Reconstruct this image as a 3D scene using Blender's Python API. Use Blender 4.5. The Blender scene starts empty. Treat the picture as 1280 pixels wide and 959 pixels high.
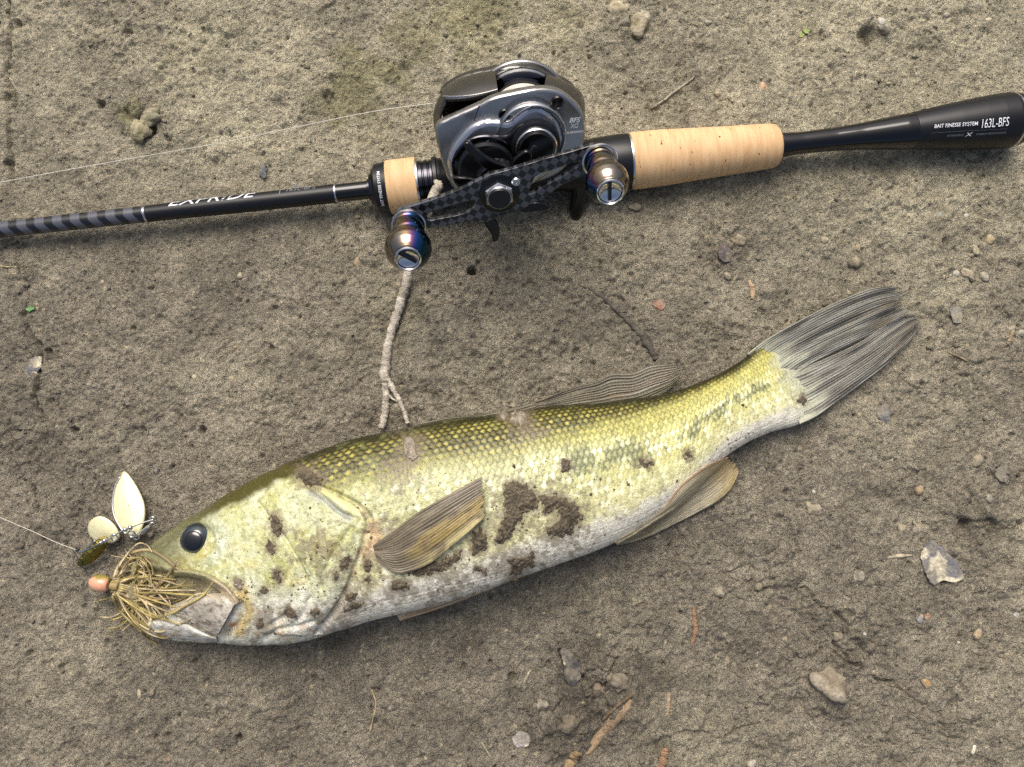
import bpy, bmesh, math, random
import numpy as np
from mathutils import Vector, Matrix, noise as mnoise

# ------------------------------------------------------------------ camera, sky, sun, exposure
SC = bpy.context.scene
COL = SC.collection
F = 1000.0                       # focal length in photo pixels (1280 wide)
PITCH = math.radians(8.0)
DIST = 0.400                     # metres from the lens to the middle of the picture on the ground
RT = np.array([1.0, 0, 0]); UP = np.array([0, math.cos(PITCH), math.sin(PITCH)]); BK = np.array([0, -math.sin(PITCH), math.cos(PITCH)])
CAM = BK * DIST
cd = bpy.data.cameras.new('camera'); cam = bpy.data.objects.new('camera', cd); COL.objects.link(cam)
cam.location = CAM; cam.rotation_euler = (PITCH, 0, 0)
cd.sensor_width = 36; cd.lens = 36 * F / 1280; cd.clip_start = 0.01; cd.clip_end = 200
SC.camera = cam

SUN_EL, SUN_AZ = math.radians(58), math.radians(-10)      # light comes from beyond the rod (top of the picture)
w = bpy.data.worlds.new('World'); SC.world = w; w.use_nodes = True
nt = w.node_tree; bg = nt.nodes['Background']
sk = nt.nodes.new('ShaderNodeTexSky'); sk.sky_type = 'NISHITA'; sk.sun_disc = False
sk.sun_elevation = SUN_EL; sk.sun_rotation = SUN_AZ; sk.dust_density = 8; sk.air_density = 1.0; sk.ozone_density = 1.0
nt.links.new(sk.outputs[0], bg.inputs[0]); bg.inputs[1].default_value = 0.12
sl = bpy.data.lights.new('sun', 'SUN'); sun = bpy.data.objects.new('sun', sl); COL.objects.link(sun)
sl.energy = 1.95; sl.angle = math.radians(40); sl.color = (1, 0.975, 0.94)
sd = Vector((math.sin(SUN_AZ) * math.cos(SUN_EL), math.cos(SUN_AZ) * math.cos(SUN_EL), math.sin(SUN_EL)))
sun.rotation_euler = sd.to_track_quat('Z', 'Y').to_euler(); sun.location = sd * 3
SC.view_settings.view_transform = 'Standard'; SC.view_settings.look = 'None'
SC.view_settings.exposure = 0.17; SC.view_settings.gamma = 1.0; SC.view_settings.use_curve_mapping = False
SC.render.engine = 'CYCLES'; SC.cycles.max_bounces = 6; SC.cycles.use_denoising = False

# ------------------------------------------------------------------ picture <-> place
def rays(px, py):
    px = np.asarray(px, float)[..., None]; py = np.asarray(py, float)[..., None]
    return RT * (px - 640) / F + UP * (479.5 - py) / F - BK
def unz(px, py, z=0.0):                       # pixel -> point at height z (m)
    d = rays(px, py); t = (np.asarray(z, float)[..., None] - CAM[2]) / d[..., 2:3]
    return CAM + d * t
def unplane(px, py, o, n):                    # pixel -> point on a plane
    d = rays(px, py); t = ((o - CAM) @ n) / (d @ n)
    return CAM + d * np.asarray(t)[..., None]
def proj(P):
    q = np.asarray(P, float) - CAM; dep = -(q @ BK)
    return 640 + F * (q @ RT) / dep, 479.5 - F * (q @ UP) / dep
def pxm(P): return -((np.asarray(P) - CAM) @ BK) / F     # metres per pixel at P

def lin(c):
    c = np.asarray(c, float) / 255.0
    return np.where(c <= 0.04045, c / 12.92, ((c + 0.055) / 1.055) ** 2.4)
def sstep(a, b, x):
    t = np.clip((x - a) / (b - a), 0, 1); return t * t * (3 - 2 * t)
def mix(a, b, t):
    a = np.asarray(a, float); b = np.asarray(b, float); t = np.asarray(t)[..., None]; return a * (1 - t) + b * t

# ------------------------------------------------------------------ noise (numpy)
def _h(ix, iy, seed):
    n = (ix.astype(np.int64) * 374761393 + iy.astype(np.int64) * 668265263 + seed * 974634777) & 0xffffffff
    n = ((n ^ (n >> 13)) * 1274126177) & 0xffffffff
    n = (n ^ (n >> 16)) * 2246822519 & 0xffffffff
    return ((n ^ (n >> 15)) & 0xffffff) / float(0xffffff)
def vn(x, y, seed=0):
    ix = np.floor(x); iy = np.floor(y); fx = x - ix; fy = y - iy
    fx = fx * fx * fx * (fx * (fx * 6 - 15) + 10); fy = fy * fy * fy * (fy * (fy * 6 - 15) + 10)
    a = _h(ix, iy, seed); b = _h(ix + 1, iy, seed); c = _h(ix, iy + 1, seed); d = _h(ix + 1, iy + 1, seed)
    return (a * (1 - fx) + b * fx) * (1 - fy) + (c * (1 - fx) + d * fx) * fy * 1.0
def fbm(x, y, seed=0, o=4, g=0.5):
    s = 0; a = 1; tot = 0
    for k in range(o):
        s = s + a * (vn(x * 2 ** k + 13.7 * k, y * 2 ** k - 7.1 * k, seed + k) - 0.5); tot += a; a *= g
    return s / tot * 2
def worley(x, y, seed=0):
    ix = np.floor(x); iy = np.floor(y); f1 = np.full(x.shape, 9.0); f2 = f1.copy(); idv = np.zeros(x.shape)
    for dx in (-1, 0, 1):
        for dy in (-1, 0, 1):
            cx = ix + dx; cy = iy + dy
            qx = cx + _h(cx, cy, seed); qy = cy + _h(cx, cy, seed + 7); r = _h(cx, cy, seed + 19)
            d = np.hypot(qx - x, qy - y)
            c = d < f1
            f2 = np.where(c, f1, np.minimum(f2, d)); idv = np.where(c, r, idv); f1 = np.where(c, d, f1)
    return f1, f2, idv
def polydist(px, py, pts):
    d = np.full(np.shape(px), 1e9)
    for (x0, y0), (x1, y1) in zip(pts[:-1], pts[1:]):
        vx, vy = x1 - x0, y1 - y0; t = np.clip(((px - x0) * vx + (py - y0) * vy) / (vx * vx + vy * vy + 1e-9), 0, 1)
        d = np.minimum(d, np.hypot(px - x0 - t * vx, py - y0 - t * vy))
    return d
def inside(px, py, pts):
    r = np.zeros(np.shape(px), bool); n = len(pts)
    for i in range(n):
        x0, y0 = pts[i]; x1, y1 = pts[(i + 1) % n]
        c = ((y0 > py) != (y1 > py)) & (px < (x1 - x0) * (py - y0) / (y1 - y0 + 1e-12) + x0)
        r ^= c
    return r
def sdist(px, py, pts):                       # >0 inside
    d = polydist(px, py, list(pts) + [pts[0]]); return np.where(inside(px, py, pts), d, -d)
def crom(pts, n, closed=False):               # Catmull-Rom resampled evenly
    P = np.asarray(pts, float)
    if closed: Q = np.vstack([P[-1], P, P[0], P[1]])
    else: Q = np.vstack([2 * P[0] - P[1], P, 2 * P[-1] - P[-2]])
    out = []; m = 16
    for i in range(len(Q) - 3):
        t = np.linspace(0, 1, m, endpoint=False)[:, None]; a, b, c, d = Q[i:i + 4]
        out.append(0.5 * (2 * b + (c - a) * t + (2 * a - 5 * b + 4 * c - d) * t * t + (3 * b - a - 3 * c + d) * t ** 3))
    O = np.vstack(out + [Q[-2][None]])
    s = np.concatenate([[0], np.cumsum(np.linalg.norm(np.diff(O, axis=0), axis=1))])
    q = np.linspace(0, s[-1], n + 1 if closed else n)
    R = np.stack([np.interp(q, s, O[:, k]) for k in range(O.shape[1])], 1)
    return R[:-1] if closed else R

# ------------------------------------------------------------------ materials
MATS = {}
def mat(name, col=(128, 128, 128), rough=0.5, metal=0.0, attr=False, nscale=0, namt=0.0, bscale=0, bdist=0.0, coat=0.0, spec=0.5,
        b2=0, b2d=0.0, sss=0.0, trans=0.0, rnoise=0.0):
    m = bpy.data.materials.new(name); m.use_nodes = True; t = m.node_tree; b = t.nodes['Principled BSDF']
    N = t.nodes.new; L = t.links.new
    b.inputs['Roughness'].default_value = rough; b.inputs['Metallic'].default_value = metal
    b.inputs['Coat Weight'].default_value = coat; b.inputs['Coat Roughness'].default_value = 0.08
    b.inputs['Specular IOR Level'].default_value = spec
    if sss: b.inputs['Subsurface Weight'].default_value = sss; b.inputs['Subsurface Radius'].default_value = (0.002, 0.0015, 0.001); b.inputs['Subsurface Scale'].default_value = 1
    if trans: b.inputs['Transmission Weight'].default_value = trans
    if attr:
        a = N('ShaderNodeAttribute'); a.attribute_name = 'Col'; src = a.outputs['Color']
    else:
        a = N('ShaderNodeRGB'); a.outputs[0].default_value = (*lin(col), 1); src = a.outputs[0]
    tc = N('ShaderNodeTexCoord')
    if namt:
        n = N('ShaderNodeTexNoise'); n.inputs['Scale'].default_value = nscale; n.inputs['Detail'].default_value = 4; L(tc.outputs['Object'], n.inputs['Vector'])
        r = N('ShaderNodeMapRange'); r.inputs['From Min'].default_value = 0.3; r.inputs['From Max'].default_value = 0.7
        r.inputs['To Min'].default_value = 1 - namt; r.inputs['To Max'].default_value = 1 + namt; L(n.outputs[0], r.inputs['Value'])
        x = N('ShaderNodeMix'); x.data_type = 'RGBA'; x.blend_type = 'MULTIPLY'; x.inputs[0].default_value = 1
        L(src, x.inputs[6]); L(r.outputs[0], x.inputs[7]); src = x.outputs[2]
        if rnoise:
            q = N('ShaderNodeMapRange'); q.inputs['To Min'].default_value = rough - rnoise; q.inputs['To Max'].default_value = rough + rnoise
            L(n.outputs[0], q.inputs['Value']); L(q.outputs[0], b.inputs['Roughness'])
    L(src, b.inputs['Base Color'])
    prev = None
    for sc_, di in ((bscale, bdist), (b2, b2d)):
        if sc_:
            n = N('ShaderNodeTexNoise'); n.inputs['Scale'].default_value = sc_; n.inputs['Detail'].default_value = 5; L(tc.outputs['Object'], n.inputs['Vector'])
            u = N('ShaderNodeBump'); u.inputs['Distance'].default_value = di; u.inputs['Strength'].default_value = 1; L(n.outputs[0], u.inputs['Height'])
            if prev: L(prev, u.inputs['Normal'])
            prev = u.outputs[0]
    if prev: L(prev, b.inputs['Normal'])
    MATS[name] = m; return m

# ------------------------------------------------------------------ mesh building
ROOTLOC = {}
def make_mesh(name, V, faces, m, parent=None, cols=None, smooth=True, sharp=None):
    V = np.asarray(V, float).reshape(-1, 3)
    loc = np.zeros(3)
    if parent is not None: loc = ROOTLOC[parent.name]
    me = bpy.data.meshes.new(name)
    if isinstance(faces, np.ndarray):
        k = faces.shape[1]; nf = len(faces)
        me.vertices.add(len(V)); me.vertices.foreach_set('co', (V - loc).astype(np.float32).ravel())
        me.loops.add(nf * k); me.loops.foreach_set('vertex_index', faces.astype(np.int32).ravel())
        me.polygons.add(nf); me.polygons.foreach_set('loop_start', np.arange(0, nf * k, k, dtype=np.int32))
        me.update(calc_edges=True)
    else:
        me.from_pydata((V - loc).tolist(), [], [list(map(int, f)) for f in faces])
    me.validate()
    if smooth: me.polygons.foreach_set('use_smooth', np.ones(len(me.polygons), bool))
    if sharp: me.set_sharp_from_angle(angle=math.radians(sharp))
    if cols is not None:
        c = np.asarray(cols, float); c = c.reshape(-1, c.shape[-1]); at = me.attributes.new('Col', 'FLOAT_COLOR', 'POINT')
        if c.shape[1] == 3: c = np.hstack([c, np.ones((len(c), 1))])
        at.data.foreach_set('color', c.astype(np.float32).ravel())
    if m is not None: me.materials.append(m)
    o = bpy.data.objects.new(name, me); COL.objects.link(o)
    if parent is not None: o.parent = parent
    ROOTLOC[o.name] = loc
    return o
def top(o, label, cat, group=None, kind=None):
    o['label'] = label; o['category'] = cat
    if group: o['group'] = group
    if kind: o['kind'] = kind
    return o
def centre(o):                                # put a one-mesh thing's origin at its base
    me = o.data; n = len(me.vertices); a = np.empty(n * 3, np.float32); me.vertices.foreach_get('co', a); a = a.reshape(-1, 3)
    c = np.array([(a[:, 0].min() + a[:, 0].max()) / 2, (a[:, 1].min() + a[:, 1].max()) / 2, a[:, 2].min()])
    me.vertices.foreach_set('co', (a - c).astype(np.float32).ravel()); o.location = c; ROOTLOC[o.name] = c; me.update(); return o
def thing(name, loc, label, cat, group=None):
    o = bpy.data.objects.new(name, None); COL.objects.link(o); o.location = loc; o.empty_display_size = 0.01
    ROOTLOC[o.name] = np.array(loc, float); return top(o, label, cat, group)
def gridf(nu, nv, cu=False, cv=False):
    iu = np.arange(nu if cu else nu - 1); iv = np.arange(nv if cv else nv - 1)
    U, W = np.meshgrid(iu, iv, indexing='ij'); U2 = (U + 1) % nu; W2 = (W + 1) % nv
    return np.stack([U * nv + W, U2 * nv + W, U2 * nv + W2, U * nv + W2], -1).reshape(-1, 4)
def lathe(name, o, ax, prof, m, parent=None, n=48, cols=None, colfn=None, up=None, sharp=32):
    ax = np.asarray(ax, float) / np.linalg.norm(ax); ref = np.array([0, 0, 1.0]) if up is None else np.asarray(up, float)
    if abs(ref @ ax) > 0.95: ref = np.array([0, 1.0, 0])
    n1 = ref - (ref @ ax) * ax; n1 /= np.linalg.norm(n1); n2 = np.cross(ax, n1)
    prof = np.asarray(prof, float); a = np.linspace(0, 2 * np.pi, n, endpoint=False)
    V = o + prof[:, None, :1] * ax + np.maximum(prof[:, None, 1:2], 1e-6) * (np.cos(a)[None, :, None] * n1 + np.sin(a)[None, :, None] * n2)
    c = None
    if colfn is not None: S, A = np.meshgrid(prof[:, 0], a, indexing='ij'); c = colfn(S, A)
    return make_mesh(name, V, gridf(len(prof), n, cv=True), m, parent, c, sharp=sharp)
def tube(name, P, r, m, parent=None, n=8, cols=None, jit=0.0, flat=1.0, seed=0):
    P = np.asarray(P, float); r = np.broadcast_to(np.asarray(r, float), (len(P),)).copy()
    T = np.gradient(P, axis=0); T /= np.linalg.norm(T, axis=1)[:, None] + 1e-12
    ref = np.array([0, 0, 1.0]); n1 = np.cross(T, ref); ln = np.linalg.norm(n1, axis=1)[:, None]; n1 = np.where(ln < 1e-4, np.array([1.0, 0, 0]), n1 / (ln + 1e-9)); n2 = np.cross(n1, T)
    a = np.linspace(0, 2 * np.pi, n, endpoint=False); rng = np.random.default_rng(seed)
    rr = r[:, None] * (1 + jit * rng.uniform(-1, 1, (len(P), n)))
    V = P[:, None] + rr[..., None] * (np.cos(a)[None, :, None] * n1[:, None] + flat * np.sin(a)[None, :, None] * n2[:, None])
    V = np.concatenate([np.repeat(P[:1, None], n, 1), V, np.repeat(P[-1:, None], n, 1)], 0)
    if cols is not None: cols = np.repeat(np.concatenate([cols[:1], cols, cols[-1:]])[:, None], n, 1)
    return make_mesh(name, V, gridf(len(P) + 2, n, cv=True), m, parent, cols)
def sheet(name, A, B, m, parent=None, nv=40, bulge=0.0, thick=0.0006, disp=None, colfn=None, up=(0, 0, 1), z=None):
    """closed thin sheet lofted between two 3-D rails; disp/colfn(T,S): T along the rails, S across."""
    A = np.asarray(A, float); B = np.asarray(B, float); nu = len(A); s = np.linspace(0, 1, nv)[None, :, None]; up = np.asarray(up, float)
    V = A[:, None] * (1 - s) + B[:, None] * s + up * bulge * (4 * s * (1 - s))
    T, S = np.meshgrid(np.linspace(0, 1, nu), np.linspace(0, 1, nv), indexing='ij')
    if disp is not None: V = V + up * disp(T, S)[..., None]
    if z is not None: V = V + up * z(V)[..., None]
    c = colfn(T, S) if colfn is not None else None
    V2 = V - up * thick
    W = np.concatenate([V, V2[:, ::-1]], 1)
    if c is not None: c = np.concatenate([c, c[:, ::-1]], 1)
    return make_mesh(name, W, gridf(nu, 2 * nv, cv=True), m, parent, c)
def flat_mesh(polys, e, bev, offset=True, res=2):
    cu = bpy.data.curves.new('tmp', 'CURVE'); cu.dimensions = '2D'; cu.fill_mode = 'BOTH'
    cu.extrude = max(e - bev, 1e-6); cu.bevel_depth = bev; cu.bevel_resolution = res; cu.offset = -bev if offset else 0
    for p in polys:
        s = cu.splines.new('POLY'); s.points.add(len(p) - 1)
        for q, (x, y) in zip(s.points, p): q.co = (x, y, 0, 1)
        s.use_cyclic_u = True
    return curve_arrays(cu)
def curve_arrays(cu):
    o = bpy.data.objects.new('tmp', cu); COL.objects.link(o); dg = bpy.context.evaluated_depsgraph_get()
    me = bpy.data.meshes.new_from_object(o.evaluated_get(dg))
    V = np.array([v.co[:] for v in me.vertices]).reshape(-1, 3); Fc = [tuple(p.vertices) for p in me.polygons]
    bpy.data.objects.remove(o); bpy.data.meshes.remove(me); bpy.data.curves.remove(cu); return V, Fc
SCALE_UP = 1000.0
def prism(name, polys, M, d0, d1, bev, m, parent, smoothn=0, sharp=35, cols=None):
    """2-D outlines (metres, in the frame M = (origin, ax, ay, az)) extruded from d0 to d1 with rounded edges."""
    P = [np.asarray(p) * SCALE_UP for p in polys]
    V, Fc = flat_mesh(P, (d1 - d0) / 2 * SCALE_UP, bev * SCALE_UP)
    V = V / SCALE_UP; o, a, b, c = M
    W = o + V[:, :1] * a + V[:, 1:2] * b + (V[:, 2:3] + (d0 + d1) / 2) * c
    return make_mesh(name, W, Fc, m, parent, sharp=sharp)
def text_arrays(s, shear=0.0, bold=0.0, cuts=0):
    cu = bpy.data.curves.new('tmp', 'FONT'); cu.body = s; cu.shear = shear; cu.offset = bold; cu.resolution_u = 3
    V, Fc = curve_arrays(cu)
    if cuts:                                  # enough points to bend round a rod
        bm = bmesh.new(); vs = [bm.verts.new(v) for v in V]
        for f in Fc:
            try: bm.faces.new([vs[i] for i in f])
            except ValueError: pass
        bmesh.ops.triangulate(bm, faces=bm.faces[:]); bmesh.ops.subdivide_edges(bm, edges=bm.edges[:], cuts=cuts, use_grid_fill=True)
        bm.verts.index_update(); V = np.array([v.co[:] for v in bm.verts]); Fc = [tuple(v.index for v in f.verts) for f in bm.faces]; bm.free()
    x0, x1 = V[:, 0].min(), V[:, 0].max(); h = 0.70
    V = V[:, :2].copy(); V[:, 0] = (V[:, 0] - x0) / (x1 - x0); V[:, 1] /= h; return V, Fc      # x in 0..1, cap height 1
ICO = {}
def ico(sub):
    if sub not in ICO:
        bm = bmesh.new(); bmesh.ops.create_icosphere(bm, subdivisions=sub, radius=1.0); bm.verts.ensure_lookup_table()
        ICO[sub] = (np.array([v.co[:] for v in bm.verts]), np.array([[v.index for v in f.verts] for f in bm.faces])); bm.free()
    return ICO[sub]
RNG = np.random.default_rng(7)
# ------------------------------------------------------------------ ground: one sheet of damp mud, fine where the picture looks
def axis_pts(lo, hi, step, far):
    c = np.arange(lo, hi + step / 2, step); g = []; s = step; v = c[-1]
    while v < far: s *= 1.35; v += s; g.append(v)
    g = np.array(g) - c[-1]
    return np.concatenate([lo - g[::-1], c, hi + g])
GX = axis_pts(-0.31, 0.31, 0.00066, 25.0); GY = axis_pts(-0.205, 0.235, 0.00066, 25.0)
X, Y = np.meshgrid(GX, GY, indexing='ij')
near = (np.abs(X) < 0.6) & (np.abs(Y) < 0.6)
PX, PY = proj(np.stack([np.clip(X, -.6, .6), np.clip(Y, -.6, .6), 0 * X], -1))
mm = 1000.0
x, y = X * mm, Y * mm                       # millimetres
wx = x + 3 * fbm(x / 14, y / 14, 91, 3); wy = y + 3 * fbm(x / 14, y / 14, 92, 3)
rough_zone = np.clip(0.55 + 0.9 * fbm(x / 60, y / 60, 5, 3) + 0.35 * sstep(600, 900, PY) * sstep(520, 700, PX) + 0.25 * sstep(900, 1200, PX), 0.25, 1.35)
Z = 2.2 * fbm(x / 130, y / 130, 1, 3) + 1.7 * fbm(wx / 34, wy / 34, 2, 4) * (0.6 + 0.6 * rough_zone)
b = fbm(wx / 11, wy / 11, 3, 4)
Z += 0.9 * b * rough_zone
churn = np.zeros_like(X)
for ax_, ay_, ar in [(745, 870, 95), (690, 900, 70), (1225, 640, 60), (960, 720, 75), (1050, 800, 60), (905, 310, 50), (1180, 470, 70), (25, 560, 55), (15, 300, 45), (1090, 40, 50), (800, 20, 60), (1160, 900, 80), (480, 900, 40)]:
    churn = np.maximum(churn, sstep(ar, ar * 0.2, np.hypot(PX - ax_, PY - ay_) + 0.7 * ar * fbm(PX / 30, PY / 30, 18, 3)))
f1, f2, idv = worley(wx / 8.5, wy / 8.5, 11)
Z += churn * (3.4 * (np.clip(0.75 - f1, 0, 1) * (0.2 + idv) - 0.2) - 1.2 * sstep(0.10, 0.0, f2 - f1))
f1, f2, idv = worley(wx / 4.6, wy / 4.6, 12)
Z += 1.5 * (np.clip(0.75 - f1, 0, 1) * (0.1 + idv) - 0.12) * (0.35 * rough_zone + 0.9 * churn) * sstep(0.15, 0.5, idv)
# granular skin of the mud
gr = 0.45 + 0.55 * vn(x / 19, y / 19, 78) + 0.7 * vn(x / 70, y / 70, 79)
Z += gr * (1.1 * fbm(wx / 6.4, wy / 6.4, 80, 2) + 0.95 * fbm(x / 3.3, y / 3.3, 81, 2) + 0.62 * fbm(x / 1.75, y / 1.75, 82, 2))
f1, f2, idv = worley(x / 2.3 + 0.4 * fbm(x / 2, y / 2, 77, 2), y / 2.3, 13)
Z += 0.75 * np.clip(0.6 - f1, 0, 1) * sstep(0.5, 0.9, idv)                                # scattered grains
# flaky edges of drying skin
fl = fbm(wx / 22, wy / 22, 31, 4); Z += 0.55 * (np.abs(fl) < 0.5) * sstep(0.0, 0.05, fl) * sstep(0.8, 1.1, rough_zone)
# small pits and worm holes
f1, f2, idv = worley(x / 9.0, y / 9.0, 21); pr = 0.06 + 0.13 * _h(np.floor(idv * 9999), np.floor(idv * 777), 3)
Z -= (idv > 0.90) * 2.4 * sstep(1.0, 0.35, f1 / pr + 0.5 * fbm(x / 1.5, y / 1.5, 23, 2))
f1, f2, idv = worley(x / 5.0 + 9, y / 5.0, 22); Z -= (idv > 0.93) * 1.4 * sstep(0.24, 0.08, f1 + 0.1 * fbm(x / 1.3, y / 1.3, 24, 2))
HOLES = [(590, 338, 7, 7), (300, 922, 5, 5), (182, 160, 15, 6), (128, 131, 6, 4), (1083, 44, 13, 6), (255, 537, 6, 4), (94, 537, 5, 4), (60, 440, 7, 4), (720, 437, 5, 3),
         (340, 437, 7, 2.5), (160, 40, 7, 3), (410, 118, 9, 3.5), (1205, 655, 9, 5), (640, 845, 6, 4), (1206, 20, 9, 2.5), (745, 858, 8, 5), (12, 205, 6, 5), (10, 122, 6, 4), (20, 28, 6, 4), (612, 745, 4, 4)]
for hx, hy, hr, hd in HOLES:
    d = np.hypot((PX - hx), (PY - hy) * 1.15) + 2.5 * fbm(PX / 6, PY / 6, 41, 2); Z -= hd * sstep(hr * 1.05, hr * 0.45, d)
CR = [([(1003, 735), (1018, 752), (1040, 764), (1055, 775), (1062, 792)], 2.2), ([(1043, 802), (1056, 822), (1075, 838), (1100, 850), (1118, 852)], 2.4), ([(1045, 815), (1050, 825), (1066, 828)], 2),
      ([(1040, 38), (1030, 52), (1045, 66), (1038, 82), (1044, 100), (1040, 120)], 1.6), ([(1045, 66), (1058, 72)], 1.3), ([(470, 862), (466, 885), (470, 905), (462, 940), (458, 958)], 1.8), ([(400, 20), (408, 8), (420, 0)], 2.2),
      ([(8, 0), (14, 40), (8, 90), (18, 130), (12, 170), (16, 215), (22, 240)], 3.2), ([(28, 330), (40, 372), (34, 400), (52, 440), (44, 500), (58, 540), (40, 590), (48, 640)], 2.8),
      ([(700, 812), (712, 838), (735, 852), (742, 880), (738, 905)], 3.0), ([(742, 880), (760, 850), (772, 822)], 2.6), ([(798, 815), (800, 850), (798, 872)], 1.8), ([(960, 640), (985, 655), (1000, 690), (990, 720)], 1.4),
      ([(900, 715), (940, 735), (985, 740), (1003, 735)], 1.8), ([(1185, 640), (1200, 655), (1230, 650), (1262, 662)], 2.0), ([(1195, 445), (1215, 455), (1240, 450)], 1.2),
      ([(690, 350), (712, 355)], 1.5), ([(770, 372), (800, 392), (815, 430), (820, 452)], 1.6), ([(820, 930), (850, 915), (900, 922), (950, 905)], 1.6), ([(1120, 860), (1150, 880), (1170, 915), (1200, 925)], 1.5),
      ([(300, 380), (340, 372), (372, 380)], 0.8), ([(1205, 150), (1180, 110), (1190, 70), (1160, 40)], 1.0)]
jx = 5 * fbm(PX / 18, PY / 18, 51, 3); jy = 5 * fbm(PX / 18, PY / 18, 52, 3)
for pts, dep in CR:
    d = polydist(PX + jx, PY + jy, pts); sel = d < 14
    wdt = 2.0 + 1.6 * vn(PX / 9, PY / 9, 61)
    Z -= dep * sstep(wdt * 1.25, wdt * 0.3, d) * sel * sstep(0.25, 0.55, vn(PX / 24, PY / 24, 63) + 0.1); Z += 0.5 * dep * sstep(14, 4, d) * vn(PX / 14, PY / 14, 62) * sel * 0.6
# raised lumps
for hx, hy, hr, hh in [(172, 138, 26, 4.0), (165, 158, 14, 2.5), (800, 18, 50, 3.5), (760, 35, 30, 2.5), (1100, 25, 30, 2), (770, 870, 55, 3.2), (700, 900, 40, 2.5), (1040, 860, 45, 1.5), (1215, 630, 45, 2.2),
                       (1060, 760, 50, 2.0), (1180, 870, 60, 1.5), (905, 310, 30, 2), (30, 330, 30, 2.5), (15, 480, 26, 2.0), (1090, 530, 40, 1.2), (860, 200, 40, 0.8)]:
    d = np.hypot(PX - hx, PY - hy) + hr * 0.5 * fbm(PX / hr * 2, PY / hr * 2, 71, 3); Z += hh * sstep(hr, hr * 0.2, d)
# the mud is pressed a little flatter where the catch and the rod lie
FISHZONE = [(150, 720), (230, 640), (430, 540), (800, 490), (950, 430), (1130, 350), (1160, 410), (1000, 540), (860, 640), (600, 750), (380, 815), (180, 805)]
fz = sstep(-25, 15, sdist(np.where(near, PX, -999), PY, FISHZONE)); rz = sstep(70, 25, np.abs(PY - (287.3 - 0.1084 * PX)))
Z = Z * (1 - 0.65 * np.maximum(fz, rz * 0.6)) - 0.6 * fz
fade = sstep(0.39, 0.31, np.abs(X)) * sstep(0.31, 0.235, np.abs(Y))
Z = Z * fade + (1 - fade) * (2.2 * fbm(x / 130, y / 130, 1, 2) + 6 * fbm(X * 1.3, Y * 1.3, 8, 2) * sstep(0.4, 1.5, np.hypot(X, Y)))
# colours: damp grey-brown mud, yellower beyond the rod with shade painted in nearer the camera, olive algae film in patches
lightened = np.clip(sstep(520, 60, PY) * 0.85 + 0.55 * fbm(x / 70, y / 70, 14, 4) + 0.15 * sstep(700, 1200, PX), 0, 1)  # lower ground painted darker for shade; the noise is the mud's own tone
col = mix(lin((145, 137, 120)), lin((183, 175, 149)), lightened)
grey = np.clip(0.5 + 1.3 * fbm(x / 25, y / 25, 15, 4), 0, 1); col = mix(col, col * np.array([0.80, 0.80, 0.80]), grey)
alg = np.zeros_like(X)
for ax_, ay_, ar, st in [(450, 105, 75, .8), (590, 10, 85, .8), (530, 45, 60, .6), (165, 145, 28, .8), (700, 20, 60, .4), (400, 130, 30, .5), (500, 390, 60, .15), (1010, 40, 25, .3), (230, 70, 60, .2)]:
    alg = np.maximum(alg, st * sstep(ar, ar * 0.25, np.hypot(PX - ax_, PY - ay_) + 0.6 * ar * fbm(PX / 22, PY / 22, 16, 4)))
col = mix(col, lin((120, 117, 66)), alg * 0.6)
wet = np.zeros_like(X)
for ax_, ay_, ar, st in [(740, 870, 130, .75), (560, 850, 120, .35), (1250, 660, 60, .4), (30, 560, 60, .3), (20, 260, 40, .5), (900, 315, 50, .3)]:
    wet = np.maximum(wet, st * sstep(ar, ar * 0.2, np.hypot(PX - ax_, PY - ay_) + 0.7 * ar * fbm(PX / 30, PY / 30, 17, 4)))
col = mix(col, lin((80, 74, 64)), wet * 0.7)
colb = mix(lin((143, 138, 120)), lin((170, 164, 140)), np.clip(0.5 + fbm(X * 2, Y * 2, 9, 2), 0, 1)) * 0.9
sp = _h(np.round(x / 0.9), np.round(y / 0.9), 5)
f1, f2, idv = worley(x / 2.2, y / 2.2, 33)
col = col * (0.84 + 0.32 * idv)[..., None]
col = col * (1 + 0.30 * fbm(x / 9, y / 9, 34, 4))[..., None] * (0.80 + 0.40 * sp)[..., None]
col = mix(col, lin((205, 190, 155)), ((idv > 0.985) & (f1 < 0.25 + 0.2 * sp)) * 0.6)
col = mix(col, lin((70, 72, 76)), ((idv < 0.03) & (f1 < 0.4)) * 0.45)
col = mix(colb, col, fade)
GZ = Z / mm
mg = mat('mud', attr=True, rough=0.85, nscale=1100, namt=0.28, bscale=1500, bdist=0.0020, b2=600, b2d=0.0014, spec=0.25)
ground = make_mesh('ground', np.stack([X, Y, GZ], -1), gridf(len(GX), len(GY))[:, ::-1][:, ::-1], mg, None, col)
ground['kind'] = 'structure'
def gz(px_, py_):                           # ground height at plan position
    ix = np.interp(px_, GX, np.arange(len(GX))); iy = np.interp(py_, GY, np.arange(len(GY)))
    return GZ[np.clip(np.round(ix).astype(int), 0, len(GX) - 1), np.clip(np.round(iy).astype(int), 0, len(GY) - 1)]
def gcol(px_, py_):
    ix = np.interp(px_, GX, np.arange(len(GX))); iy = np.interp(py_, GY, np.arange(len(GY)))
    return col_g[np.clip(np.round(ix).astype(int), 0, len(GX) - 1), np.clip(np.round(iy).astype(int), 0, len(GY) - 1)]
col_g = col
def gp(px_, py_, up=0.0):                   # pixel -> point on the mud (+ up metres)
    P = unz(px_, py_, 0.0)
    for _ in range(2): P = unz(px_, py_, gz(P[..., 0], P[..., 1]) + up)
    return P
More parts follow.
